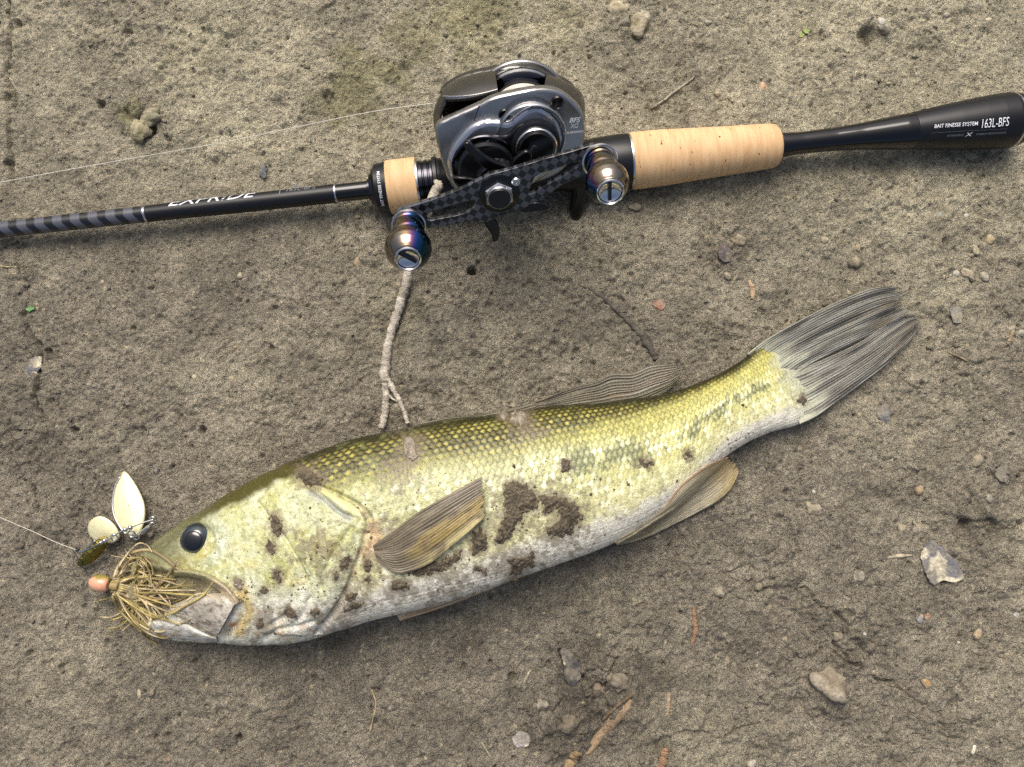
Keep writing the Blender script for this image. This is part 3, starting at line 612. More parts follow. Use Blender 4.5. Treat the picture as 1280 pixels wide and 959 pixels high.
lo_l['label'] = 'lower lobe of the tail fin, folded under the upper one'; up_l['label'] = 'upper lobe of the grey tail fin'
fin('tail_fin_web', [(985, 462), (1012, 450), (1060, 428), (1105, 402)], [(985, 482), (1015, 470), (1062, 446), (1108, 420)], 60, 40, 0.0085, 0.0025, 6, 0.0008, 0.0008, raycol((112, 110, 102), (84, 82, 76), (46, 44, 40), 6, 25), fish, 25)
def pecx(c, T, S):
    g = sstep(0.35, 0.52, S) * sstep(0.86, 0.7, S) * sstep(0.30, 0.5, T + 0.15 * fbm(T * 6, S * 9, 6, 2)); c = mix(c, lin((168, 146, 80)), g * 0.65)
    c = mix(c, lin((205, 192, 130)), sstep(0.75, 0.92, S) * sstep(0.3, 0.6, T) * 0.6); return mix(c, lin((96, 84, 68)), np.clip(1.9 * fbm(T * 7, S * 9, 61, 5, 0.65) + 0.05, 0, 1) * 0.85)
surf_sheet('pectoral_fin', [(466, 682), (492, 663), (520, 642), (567, 615), (600, 597)], [(470, 698), (488, 714), (508, 716), (545, 699), (605, 648)], mfin, fish, 90, 90,
           lambda T, S: 0.0010 + 0.0022 * np.sin(np.pi * np.clip(T * 0.62, 0, 1)) + 0.0010 * T, 0.0009, raydisp(17, 0.00028, 7, 0.0010), raycol((128, 118, 96), (104, 95, 76), (84, 75, 58), 17, 7, pecx), ragged=9)
def anx(c, T, S):
    c = mix(c, lin((186, 176, 150)), sstep(0.5, 0.2, S) * 0.5); c = mix(c, lin((176, 150, 84)), sstep(0.7, 0.95, T) * 0.5); return mix(c, lin((150, 118, 92)), sstep(0.12, 0.0, S) * sstep(0.2, 0.5, T) * 0.8)
surf_sheet('anal_fin', [(768, 677), (806, 653), (832, 632), (848, 610), (866, 594), (886, 581), (908, 572)], [(772, 682), (806, 673), (842, 656), (872, 641), (897, 627), (914, 611), (924, 590)], mfin, fish, 100, 60,
           lambda T, S: 0.0008 + 0.0016 * np.sin(np.pi * S) + 0.0035 * sstep(0.3, 1.0, S) * sstep(0.0, 0.3, T) * (1 - 0.4 * T), 0.0010, raydisp(15, 0.0005, 8, 0.0008), raycol((180, 172, 146), (156, 147, 112), (126, 115, 86), 15, 8, anx), ragged=8)
def dox(c, T, S):
    c = mix(c, lin((126, 114, 94)), np.clip(1.7 * fbm(T * 9, S * 4, 91, 4) + 0.1, 0, 1) * 0.8)
    return mix(c, lin((74, 72, 40)), sstep(0.62, 0.95, S) * 0.8)
fin('dorsal_fin', [(670, 503), (698, 491), (722, 482), (745, 476), (764, 467), (790, 466), (815, 457), (848, 455)], [(674, 512), (705, 514), (740, 512), (775, 509), (806, 502), (832, 490), (846, 478)], 110, 60, 0.0125, 0.0075, 11, 0.0007, 0.0010, raycol((140, 136, 118), (112, 106, 90), (70, 66, 52), 11, 18, dox), fish, 18, zc_=-0.0035, ragged=16, gap=0.5)
fin('pelvic_fin', [(495, 768), (535, 751), (570, 738), (600, 730), (621, 728)], [(500, 776), (540, 764), (575, 752), (600, 742), (620, 734)], 60, 24, 0.020, 0.017, 5, 0.0006, 0.0004, raycol((196, 180, 150), (168, 146, 112), (128, 106, 76), 5, 28), fish, 28)
def spx(c, T, S): return c
fin('spiny_dorsal_fin', [(520, 530), (555, 523), (590, 519), (630, 512), (668, 503)], [(520, 540), (555, 533), (590, 529), (630, 524), (670, 514)], 80, 20, 0.021, 0.018, 5, 0.0004, 0.0010, raycol((112, 106, 80), (78, 74, 44), (58, 54, 26), 5, 38), fish, 38)
# --- mud stuck to the skin
mmud = mat('stuck_mud', attr=True, rough=0.85, nscale=1000, namt=0.25, bscale=900, bdist=0.0010, spec=0.3)
def mud_patch(pts, seed, h=1.5, grow=0.0, nz=4.0, colr=(92, 80, 64)):
    P = np.asarray(pts, float); st = 1.0
    x0, y0 = P.min(0) - 8; x1, y1 = P.max(0) + 8; gx = np.arange(x0, x1, st); gy = np.arange(y0, y1, st); QX, QY = np.meshgrid(gx, gy, indexing='ij')
    d = sdist(QX, QY, pts) + grow + nz * 1.3 * fbm(QX / 9, QY / 9, seed, 4, 0.62) + nz * 0.9 * fbm(QX / 3.5, QY / 3.5, seed + 5, 2)
    f1, f2, idv = worley(QX / 4.2, QY / 4.2, seed)
    hh = (h * (0.08 + 0.92 * sstep(0, 9, d)) + 1.1 * np.clip(0.8 - f1, 0, 1) * (0.2 + idv)) * sstep(-1.2, 1.6, d) - 0.5 * (d < -0.4)
    z = fz_at(QX, QY); v = unz(QX, QY, z + hh / 1000)
    okv = (d > -1.4) & (ZM[np.clip(np.round(QY).astype(int), 0, 958), np.clip(np.round(QX).astype(int), 0, 1279)] > 0)
    f = gridf(len(gx), len(gy)); okf = okv.ravel()[f].all(1); f = f[okf]
    if len(f) < 3: return None
    ids, inv = np.unique(f, return_inverse=True); f = inv.reshape(-1, 4)
    c = lin(colr) * (0.6 + 0.8 * idv.ravel()[ids])[:, None] * np.ones(3)
    c = mix(c, lin((112, 100, 82)), sstep(3.5, 0, d.ravel()[ids]) * 0.7)
    return make_mesh('mud_patch', v.reshape(-1, 3)[ids], f[:, ::-1].copy(), mmud, None, c)
for i, (p, lb) in enumerate(MUD):
    o = mud_patch(p, 100 + i, h=1.0 if i < 6 else 0.7, nz=4.0 if i < 6 else 3.6, colr=(150, 140, 124) if 'pale' in lb or 'grey' in lb else (98, 89, 73))
    if o: top(centre(o), lb, 'mud', 'mud stuck to the fish')
k = 3200
tx = np.where(RNG.uniform(0, 1, k) < 0.6, RNG.uniform(0.08, 0.6, k), RNG.uniform(0.05, 0.93, k)); ts = RNG.normal(-0.45, 0.45, k); ii = (tx * (NU - 1)).astype(int); jj = np.clip((np.arccos(np.clip(ts, -0.97, 0.9)) / np.pi * 269).astype(int), 3, 266)
cl_ = fbm(FPX[ii, jj] / 16, FPY[ii, jj] / 16, 88, 3) + RNG.normal(0, 0.12, k) > 0.12; ii, jj = ii[cl_], jj[cl_]; k = len(ii); pp = V[ii, jj]; nn = NN[ii, jj]; rr_ = 0.00019 * np.exp(RNG.normal(0, 0.55, k)); IV, IF = ico(1)
sv = IV[None] * (1 + RNG.uniform(-.3, .3, (k, len(IV), 1))) * rr_[:, None, None] * np.stack([RNG.uniform(0.7, 1.6, k), RNG.uniform(0.7, 1.6, k), np.full(k, 0.5)], -1)[:, None] + (pp + nn * 0.0001)[:, None]
o = make_mesh('mud_specks', sv, (IF[None] + (np.arange(k) * len(IV))[:, None, None]).reshape(-1, 3), mmud, None, np.repeat((lin((112, 99, 80)) * RNG.uniform(0.7, 1.3, (k, 1)))[:, None], len(IV), 1), smooth=False)
top(o, 'tiny specks of mud sprinkled over the fish skin', 'mud', kind='stuff')
# ------------------------------------------------------------------ the rod
RP0 = unz(0, 287.3, 0.0100); RP1 = unz(1280, 148.5, 0.0138)
RE1 = (RP1 - RP0) / np.linalg.norm(RP1 - RP0)
_s = np.linspace(-0.1, 0.75, 4000); _px, _py = proj(RP0 + _s[:, None] * RE1)
def ax_s(px_): return np.interp(px_, _px, _s)
def ax_p(px_): return RP0 + np.asarray(ax_s(px_))[..., None] * RE1
def prof(lst): return np.array([[ax_s(a), r * pxm(ax_p(a))] for a, r in lst])
EUP = np.cross(np.array([0, 0, 1.0]), RE1); EUP /= np.linalg.norm(EUP)         # across the rod, away from the camera side
EZ = np.cross(RE1, EUP)
bl = ax_p(640.0)
rod = thing('fishing_rod', [float(bl[0]), float(bl[1]), 0.0], 'black casting rod with pale cork grips lying across the mud', 'fishing rod')
mblk = mat('matt_black', (17, 18, 21), rough=0.36, nscale=500, namt=0.06, spec=0.45)
mgl = mat('gloss_black', (6, 6, 7), rough=0.06, coat=0.3)
mcarb = mat('blank_wrap', attr=True, rough=0.30, coat=0.3)
msil = mat('silver_trim', (205, 205, 205), rough=0.22, metal=1.0)
mdk = mat('dark_chrome', (70, 70, 76), rough=0.16, metal=1.0)
mprint = mat('white_print', (235, 237, 240), rough=0.5)
mprint2 = mat('grey_print', (120, 124, 130), rough=0.5)
def rodl(name, lst, m, n=64, sub=None, colfn=None, sharp=32, parent=rod):
    p = np.array(lst, float)
    if sub: t = np.linspace(0, len(p) - 1, sub); p = np.stack([np.interp(t, np.arange(len(p)), p[:, k]) for k in (0, 1)], 1)
    q = prof(p); return lathe(name, RP0, RE1, q, m, parent, n, colfn=colfn, up=(0, 0, 1), sharp=sharp)
# blank: from the handle out past the frame, tapering
s184 = float(ax_s(184)); tipL = -1.15
per = float(ax_s(122) - ax_s(100))
def wrapc(S, A):
    ph = (S - s184) / per + 0.22 * np.cos(A * 1.0 + 0.6) + 0.03 * np.sin(A * 5); fr = ph - np.floor(ph)
    lt = sstep(0.0, 0.05, fr) * sstep(0.58, 0.52, fr)
    c = mix(np.broadcast_to(lin((20, 21, 24)), S.shape + (3,)), lin((80, 82, 91)), lt); return c
ls = np.concatenate([np.linspace(tipL, -0.02, 60), np.linspace(-0.019, s184, 420)[0:]])
r0 = 9.9 * pxm(ax_p(0)); rr = np.where(ls < 0, r0 * np.interp(ls, [tipL, 0], [0.2, 1.0]), np.interp(ls, [0, s184], [r0, 10.2 * pxm(ax_p(184))]))
# beyond the frame the blank sags until its tip rests on the mud
a_ = np.linspace(0, 2 * np.pi, 40, endpoint=False)
cen = RP0 + ls[:, None] * RE1; cen[:, 2] -= np.where(ls < -0.03, (0.0080 * ((ls + 0.03) / (tipL + 0.03)) ** 2), 0)
Vb = cen[:, None] + rr[:, None, None] * (np.cos(a_)[None, :, None] * EZ - np.sin(a_)[None, :, None] * EUP)
S_, A_ = np.meshgrid(ls, a_, indexing='ij')
make_mesh('wrapped_blank', Vb, gridf(len(ls), 40, cv=True), mcarb, rod, wrapc(S_, A_))
rodl('ring', [(181.5, 0), (181.5, 10.0), (182, 10.7), (184.2, 10.7), (184.7, 10.0), (184.7, 0)], msil)
rodl('blank', [(183.5, 10.2), (300, 11.2), (420, 11.6)], mblk, sub=40)
rodl('ring', [(419, 0), (419, 11.4), (419.5, 12.0), (421.3, 12.0), (421.8, 11.4), (421.8, 0)], msil)
rodl('blank_tail', [(420.5, 11.0), (462, 11.3)], mgl)
rodl('ring', [(460, 0), (460, 11), (460.6, 13), (464.5, 13.3), (465, 12), (465, 0)], mdk)
rodl('winding_check', [(463, 0), (463, 14), (464, 19), (467.5, 21), (468, 25.5), (469.5, 26.5), (471.5, 28.5), (472, 26), (472, 0)], mdk)
rodl('lettered_collar', [(471, 0), (471, 29), (471.6, 30), (485.5, 31.6), (486.2, 31), (486.2, 0)], mblk)
def corkmat(nm):
    m = mat(nm, (216, 172, 118), rough=0.62, spec=0.3); t = m.node_tree; N = t.nodes.new; L = t.links.new; b_ = t.nodes['Principled BSDF']
    src = [l.from_socket for l in t.links if l.to_socket == b_.inputs['Base Color']][0]
    tc = N('ShaderNodeTexCoord'); mp = N('ShaderNodeMapping'); ang = math.atan2(RE1[1], RE1[0]); mp.inputs['Rotation'].default_value = (0, 0, -ang); L(tc.outputs['Object'], mp.inputs['Vector'])
    st = N('ShaderNodeMapping'); st.inputs['Scale'].default_value = (620, 70, 70); L(mp.outputs[0], st.inputs['Vector'])
    n1 = N('ShaderNodeTexNoise'); n1.inputs['Scale'].default_value = 1; n1.inputs['Detail'].default_value = 5; L(st.outputs[0], n1.inputs['Vector'])
    r1 = N('ShaderNodeValToRGB'); r1.color_ramp.elements[0].position = 0.3; r1.color_ramp.elements[0].color = (*lin((212, 172, 124)), 1); r1.color_ramp.elements[1].position = 0.62; r1.color_ramp.elements[1].color = (*lin((230, 195, 148)), 1); L(n1.outputs[0], r1.inputs[0])
    s2 = N('ShaderNodeMapping'); s2.inputs['Scale'].default_value = (700, 260, 260); L(mp.outputs[0], s2.inputs['Vector'])
    n2 = N('ShaderNodeTexNoise'); n2.inputs['Scale'].default_value = 1; n2.inputs['Detail'].default_value = 3; L(s2.outputs[0], n2.inputs['Vector'])
    r2 = N('ShaderNodeValToRGB'); r2.color_ramp.elements[0].position = 0.26; r2.color_ramp.elements[0].color = (1, 1, 1, 1); r2.color_ramp.elements[1].position = 0.31; r2.color_ramp.elements[1].color = (0, 0, 0, 1); L(n2.outputs[0], r2.inputs[0])
    x = N('ShaderNodeMix'); x.data_type = 'RGBA'; L(r2.outputs[0], x.inputs[0]); L(r1.outputs[0], x.inputs[6]); x.inputs[7].default_value = (*lin((142, 84, 44)), 1)
    n3 = N('ShaderNodeTexNoise'); n3.inputs['Scale'].default_value = 45; n3.inputs['Detail'].default_value = 2; L(mp.outputs[0], n3.inputs['Vector'])
    y_ = N('ShaderNodeMix'); y_.data_type = 'RGBA'; y_.blend_type = 'MULTIPLY'; y_.inputs[0].default_value = 0.35; L(x.outputs[2], y_.inputs[6])
    r3 = N('ShaderNodeValToRGB'); r3.color_ramp.elements[0].color = (0.62, 0.5, 0.42, 1); r3.color_ramp.elements[1].color = (1.15, 1.15, 1.15, 1); L(n3.outputs[0], r3.inputs[0]); L(r3.outputs[0], y_.inputs[7])
    L(y_.outputs[2], b_.inputs['Base Color'])
    bu = N('ShaderNodeBump'); bu.inputs['Distance'].default_value = 0.0004; bu.invert = True; L(r2.outputs[0], bu.inputs['Height'])
    b2_ = N('ShaderNodeBump'); b2_.inputs['Distance'].default_value = 0.00025; L(n1.outputs[0], b2_.inputs['Height']); L(bu.outputs[0], b2_.inputs['Normal']); L(b2_.outputs[0], b_.inputs['Normal'])
    return m
mcork = corkmat('cork')
rodl('cork_ring', [(485.8, 0), (485.8, 32), (486.6, 33), (500, 33.2), (522, 33.4), (523, 32.5), (523, 0)], mcork, n=72)
rodl('ring', [(522.5, 0), (522.5, 31), (523, 32.3), (525, 32.3), (525.5, 31), (525.5, 0)], msil)
rodl('threaded_nut', [(525, 0), (525, 28.5)] + [(525 + k * 1.0, 28.6 - (1.2 if k in (6, 7, 13, 14) else 0)) for k in range(1, 19)] + [(544, 28.0), (544, 0)], mdk)
rodl('reel_seat', [(543, 0), (543, 30.5), (544, 31.5), (548, 31.5), (549.5, 29.5), (553, 29), (556, 27), (600, 25), (660, 25), (700, 27), (725, 30), (745, 33.0), (765, 34.0), (780, 34.2), (785.5, 33.8), (785.5, 0)], mblk, n=72)
rodl('ring', [(785, 0), (785, 33.2), (785.6, 34.4), (787.6, 34.4), (788.2, 33.2), (788.2, 0)], msil)
rodl('rear_cork_grip', [(787.5, 0), (787.5, 33.6), (788.5, 34.6), (800, 34.8), (830, 34.0), (870, 31.8), (910, 29.6), (945, 28.2), (962, 27.2), (968, 25.8), (971.5, 22.8), (973, 19), (973, 0)], mcork, n=72, sharp=50)
rodl('ring', [(972, 0), (972, 16.5), (972.5, 18), (975, 18), (976, 15.5), (976, 0)], mgl)
rodl('gloss_handle_tube', [(975, 14.6), (1000, 13.4), (1040, 14.0), (1075, 16.2), (1105, 19.2), (1128, 21.6), (1139, 22.0)], mgl, sub=60)
rodl('butt_grip', [(1138.5, 0), (1138.5, 21.8), (1139, 22.4), (1160, 25.0), (1190, 28.6), (1220, 31.6), (1240, 33.2), (1258, 33.8), (1262, 33.0), (1262, 0)], mblk, sub=200, sharp=50)
rodl('ring', [(1261, 0), (1261, 32), (1261.5, 33.2), (1264.2, 33.0), (1264.8, 31), (1264.8, 0)], msil)
rodl('butt_cap', [(1264, 0), (1264, 31.6), (1265, 32.6), (1270, 32.0), (1277, 29.5), (1282, 25), (1285, 18), (1286.5, 8), (1286.6, 0)], mblk, sharp=50)
# rod lettering, wrapped round the blank
def rod_hit(px_, py_, r):
    d = rays(px_, py_); d = d / np.linalg.norm(d); o_ = CAM - RP0; o2 = o_ - (o_ @ RE1) * RE1; d2 = d - (d @ RE1) * RE1
    A = d2 @ d2; B = o2 @ d2; Cc = o2 @ o2 - r * r; q = B * B - A * Cc; t = (-B - math.sqrt(max(q, 0))) / A
    P = o_ + t * d; return P @ RE1, math.atan2(-(P @ EUP), P @ EZ)       # axial, angle (0 = up, + towards the camera side)
def rod_text(s, p0, p1, capx, rfun, m, shear=0.0, name='lettering', bold=0.0, eps=0.00006, parent=rod, base_ang=None):
    """baseline from pixel p0 to p1; cap height capx in pixels of arc"""
    Vt, Fc = text_arrays(s, shear, bold, 4); rA, rB = rfun(p0[0]), rfun(p1[0]); sA, aA = rod_hit(*p0, rA); sB, aB = rod_hit(*p1, rB)
    if base_ang is not None: aA = aB = base_ang
    k_ = pxm(ax_p((p0[0] + p1[0]) / 2)); S = sA + (sB - sA) * Vt[:, 0]; R_ = rA + (rB - rA) * Vt[:, 0] + eps
    an = aA + (aB - aA) * Vt[:, 0] - Vt[:, 1] * capx * k_ / R_
    W = RP0 + S[:, None] * RE1 + R_[:, None] * (np.cos(an)[:, None] * EZ - np.sin(an)[:, None] * EUP)
    return make_mesh(name, W, Fc, m, parent, smooth=False)
def rfun_of(lst):
    q = np.array(lst); return lambda p: float(np.interp(p, q[:, 0], q[:, 1]) * pxm(ax_p(p)))
rb_ = rfun_of([(183, 10.2), (300, 11.2), (420, 11.6)]); rbutt = rfun_of([(1139, 22.4), (1160, 25.0), (1190, 28.6), (1220, 31.6), (1240, 33.2), (1258, 33.8)]); rtube = rfun_of([(975, 14.6), (1000, 13.4), (1040, 14.0), (1075, 16.2)])
rod_text('EXPRIDE', (210, 258.0), (322, 245.6), 15, rb_, mprint, shear=0.35)
rod_text('163L-BFS', (358, 239.4), (394, 235.4), 6.5, rb_, mprint2)
rod_text('I', (349, 243.0), (349.9, 242.9), 9, rb_, mprint2)
rod_text('BAIT FINESSE SYSTEM', (1168, 160.2), (1222.5, 156.6), 4.4, rbutt, mprint, shear=0.15, bold=0.006)
rod_text('163L-BFS', (1227, 160.2), (1261, 157.2), 10.5, rbutt, mprint, shear=0.1)
rod_text('\u2014', (1164, 167.2), (1260, 161.8), 2.2, rbutt, mprint2, name='print_line')
rod_text('INTENSEIVE', (1184, 171.0), (1204, 169.8), 2.4, rbutt, mprint2)
rod_text('X', (1206, 170.8), (1215, 170.0), 4.6, rbutt, mprint, shear=0.2)
rod_text('CARBON MONOCOQUE', (1220, 169.2), (1257, 166.8), 2.4, rbutt, mprint2)
rod_text('SHIMANO', (1012, 161.6), (1058, 156.4), 5.5, rtube, mprint, bold=0.01)
rseat = rfun_of([(725, 30), (745, 33.0), (765, 34.0), (780, 34.2)])
rod_text('Bait Finesse', (742, 166.0), (762, 164.5), 3.0, rseat, mprint2, shear=0.3)
rod_text('SYSTEM', (748, 169.5), (760, 168.3), 2.6, rseat, mprint2, shear=0.3)
# collar lettering runs round the ring
Vt, Fc = text_arrays('BAIT FINESSE SYSTEM', 0, 0.008, 3); rc = rfun_of([(471, 30), (486, 31.6)])
sA, a0 = rod_hit(478, 214, rc(478)); sB, a1 = rod_hit(483, 257, rc(480)); an = a1 + (a0 - a1) * Vt[:, 0]; Sx = ax_s(478.5) + 0 * an - (0.5 - Vt[:, 1]) * 0 + (Vt[:, 1] - 0.5) * -3.6 * pxm(ax_p(478)); Rr = rc(479) + 0.0001
make_mesh('lettering', RP0 + Sx[:, None] * RE1 + Rr * (np.cos(an)[:, None] * EZ - np.sin(an)[:, None] * EUP), Fc, mprint, rod, smooth=False)
# ------------------------------------------------------------------ the reel, clamped on the rod seat
TH_ = math.radians(51)
RO = ax_p(640.0); HV = -EUP * math.sin(TH_) + EZ * math.cos(TH_); UV = EUP * math.cos(TH_) + EZ * math.sin(TH_)
HV /= np.linalg.norm(HV); UV /= np.linalg.norm(UV); RM = (RO, RE1, UV, HV)
def rp(px_, py_, d): return unplane(px_, py_, RO + HV * d / 1000, HV)           # pixel -> point on the plane d mm out along the spool axis
def loc2(pts, d):
    P = np.asarray(pts, float); W = unplane(P[:, 0], P[:, 1], RO + HV * d / 1000, HV) - RO; return np.stack([W @ RE1, W @ UV], 1)
reel = thing('fishing_reel', [float(RO[0]), float(RO[1]), 0.0], 'gunmetal low-profile baitcasting reel with black carbon handle, mounted on the rod', 'fishing reel')
mgun = mat('gunmetal', (168, 167, 166), rough=0.28, metal=0.9, nscale=120, namt=0.05)
mgun2 = mat('dark_gunmetal', (104, 102, 99), rough=0.30, metal=0.9)
mrim = mat('bright_rim', (196, 198, 202), rough=0.26, metal=0.9)
mpl = mat('black_plastic', (17, 18, 21), rough=0.30, spec=0.5)
mpl2 = mat('deep_black', (9, 9, 10), rough=0.22)
mspool = mat('spool_silver', (196, 196, 190), rough=0.25, metal=1.0)
mlinew = mat('wound_line', (214, 210, 196), rough=0.5, bscale=2000, bdist=0.0003)
def rprism(name, polys, d0, d1, bev, m, n=90, parent=reel, smooth=True, dtrace=None, sharp=30):
    L_ = [loc2(crom(p, n, True) if smooth else np.asarray(p, float), d1 if dtrace is None else dtrace) for p in polys]
    return prism(name, L_, RM, d0 / 1000, d1 / 1000, bev / 1000, m, parent, sharp=sharp)
def rlathe(name, px_, py_, d, prof_mm, m, parent=reel, n=48, colfn=None, sharp=30):
    c = rp(px_, py_, d); return lathe(name, c - HV * d / 1000, HV, np.array(prof_mm) / 1000, m, parent, n, colfn=colfn, up=UV, sharp=sharp)
def rrail(pts, ds, n=40):
    P = crom(np.hstack([np.asarray(pts, float), np.asarray(ds, float)[:, None]]), n); return np.array([rp(a, b_, d) for a, b_, d in P])
# side plate on the handle side
SIDE = [(547, 156), (556, 151), (598, 132), (617, 122.5), (640, 117), (664, 112.5), (684, 111.5), (702, 116), (720, 130), (730, 146), (732, 168), (728, 187), (712, 205), (690, 222), (640, 238), (600, 246), (575, 243), (562, 230), (553, 206), (547, 185), (544, 166)]
rprism('side_plate', [SIDE], 14.5, 20, 1.5, mgun, 120)
# frame core under the spool, palm side plate
CORE = [(560, 168), (600, 166), (650, 160), (700, 160), (724, 165), (722, 190), (700, 215), (640, 232), (590, 236), (566, 222)]
rprism('frame', [CORE], -21, 4, 2.0, mpl2, 80, dtrace=12)
PALM = [(552, 113), (577, 96.5), (612, 87.5), (641, 82.8), (664, 84), (688, 93), (708, 102), (720, 113), (722, 132), (714, 150), (690, 168), (640, 178), (590, 172), (566, 150), (554, 128)]
rprism('palm_side_plate', [PALM], -25, -17, 3.0, mgun2, 110, dtrace=-18)
# hood over the line guide and rear frame: lofted shells
sheet('line_guide_hood', rrail([(551, 115), (563, 104), (577, 97), (598, 91), (618, 88)], [-17] * 5), rrail([(553, 121), (566, 121.5), (585, 120.5), (603, 117.5), (622, 112.5)], [8] * 5), mgun2, reel, 24, bulge=0.0022, thick=0.0022, up=UV)
sheet('hood_edge', rrail([(553, 120), (566, 120.4), (585, 119.6), (603, 116.8), (622, 111.8)], [8.3] * 5), rrail([(553, 123), (566, 123.6), (585, 122.4), (603, 119.2), (622, 114.4)], [8.6] * 5), mgun, reel, 6, bulge=0.0005, thick=0.0012, up=UV)
sheet('hood_rim', rrail([(574, 100.5), (596, 94.5), (618, 90.5), (640, 86.5), (662, 87.5), (682, 94), (694, 101)], [-15] * 7), rrail([(576, 103), (597, 97.5), (619, 93.5), (640, 90), (661, 91), (680, 97.5), (691, 104)], [-14.5] * 7), mgun, reel, 6, bulge=0.0008, thick=0.0015, up=UV)
sheet('rear_frame', rrail([(686, 93), (700, 99), (714, 106), (726, 115), (731, 127), (731.5, 140)], [-15] * 6), rrail([(680, 113), (698, 116), (712, 124), (723, 134), (730, 147), (732, 160)], [8] * 6), mgun2, reel, 24, bulge=0.0026, thick=0.003, up=UV)
sheet('front_frame', rrail([(549, 121), (544, 132), (541.5, 146), (543, 160)], [4] * 4), rrail([(556, 124), (552, 134), (550, 147), (553, 160)], [12] * 4), mgun2, reel, 14, bulge=0.001, thick=0.003, up=UV)
rprism('hood_slot_dark', [[(577, 112), (584, 106), (598, 104), (612, 103.5), (614.5, 108), (610, 112), (592, 113)]], -4.5, -1.5, 0.4, mpl2, 40)  # solid black plate standing in for the dark inside of the hood opening
rprism('line_guide', [[(556, 124), (580, 124), (598, 122), (604, 128), (590, 136), (570, 145), (557, 150), (552, 140)]], -4, 2, 0.6, mpl2, 40)
rprism('line_guide_eye', [[(558, 128), (566, 128), (566, 140), (558, 142)]], 1.5, 3.0, 0.4, mdk, 24)
# spool seen over the top edge
spx_, spy_ = 653, 145
rlathe('spool', spx_, spy_, -6, [(-14, 0), (-14, 20.2), (-13.2, 20.8), (-11.6, 20.8), (-11, 20.0), (-10.8, 14.2), (-1, 13.6), (-0.5, 17.0), (0.2, 17.6), (1.2, 17.2), (1.4, 0)], mspool, n=80)
rlathe('wound_line', spx_, spy_, -6, [(-6.6, 13.0), (-6.2, 16.0), (-4, 16.3), (-1.4, 16.0), (-1.1, 15.6)], mlinew, n=64)
rlathe('spool_flange', spx_, spy_, -6, [(-11.5, 20.0), (-10.5, 19.6), (-9.6, 18.4), (-9.4, 17.6), (-8.2, 17.6), (-7.8, 17.0), (-6.8, 16.8), (-6.6, 13)], mdk, n=80)
rlathe('spool_ring', spx_, spy_, -6, [(-17, 21.4), (-17, 23.0), (-16.4, 23.6), (-14.8, 23.6), (-14.2, 23.0), (-14.2, 21.8)], mgun, n=80)
# raised silver rim of the gear housing and the black covers in it
RIM = [(559, 205), (562, 192), (570, 178.5), (587, 160), (607, 151.5), (624, 151.5), (634, 153), (643, 147), (657, 137), (671, 133), (687, 139), (700, 152), (706, 170), (706, 188), (696, 210), (670, 230), (640, 246), (605, 250), (576, 240), (563, 222)]
rprism('gear_housing_rim', [RIM], 17, 24.0, 2.6, mrim, 140)
COV = [(565, 214), (571, 197), (587, 179.5), (603, 170.5), (621, 170), (634, 169), (649, 157), (667, 153), (683, 160), (693, 172), (695, 188), (686, 208), (655, 232), (625, 245), (592, 244), (571, 234)]
rprism('gear_cover', [COV], 20, 26, 1.4, mpl, 140)
lob = [(-3, 17.4), (-1.6, 17.8), (-0.4, 17.6), (0, 17)]
rlathe('cover_ring', 606, 208, 26, [(22, 0), (26.3, 15.4), (26.9, 15.0), (27.0, 14.4), (26.5, 14.0), (26.5, 0)], mdk, n=64)
rlathe('gear_dome', 608, 210, 26, [(24, 13.8), (27.6, 13.4), (28.6, 12.2), (29, 8), (29, 0)], mpl, n=64)
rlathe('cover_ring', 664, 172, 24, [(22, 16.4), (24.6, 16.2), (25.2, 15.8), (25.2, 15.3), (24.4, 15.0)], msil, n=64)
# cast control cap
rlathe('cast_control_cap', 671, 187, 31, [(22, 0), (22, 11.6), (27.5, 11.2), (28, 10.4), (28.3, 9.2)], mpl, n=64)
rlathe('cap_ring', 671, 187, 31, [(27.6, 9.6), (29.8, 9.5), (30.4, 9.1), (30.4, 8.6), (29, 8.5)], msil, n=64)
rlathe('cap_face', 671, 187, 31, [(29, 8.7), (30.6, 8.5), (31.4, 7.6), (31.6, 4), (31.6, 0)], mpl2, n=64)
rprism('cap_mark', [[(659, 196), (660.5, 191), (667, 181.5), (671, 183), (670, 185), (667.5, 184), (662, 192), (660.5, 197)]], 30.5, 32.4, 0.2, mgun2, 40, smooth=False)
sheet('plate_seam', rrail([(598.5, 132), (596, 139), (593.5, 147), (592, 153)], [20.05] * 4, 12), rrail([(599.7, 132), (597.2, 139), (594.7, 147), (593.2, 153)], [20.05] * 4, 12), mpl2, reel, 3, thick=0.0002, up=HV)
# screws recessed in the plate
for sx, sy in ((631, 144.5), (697, 128.5)):
    rlathe('screw_recess', sx, sy, 20.5, [(14, 0), (20.6, 2.9), (21.0, 2.6), (20.7, 2.3), (20.3, 0)], mpl2, n=28)
rlathe('screw', 631, 144.5, 20.7, [(20, 1.5), (20.9, 1.4), (21.0, 0)], mdk, n=20)
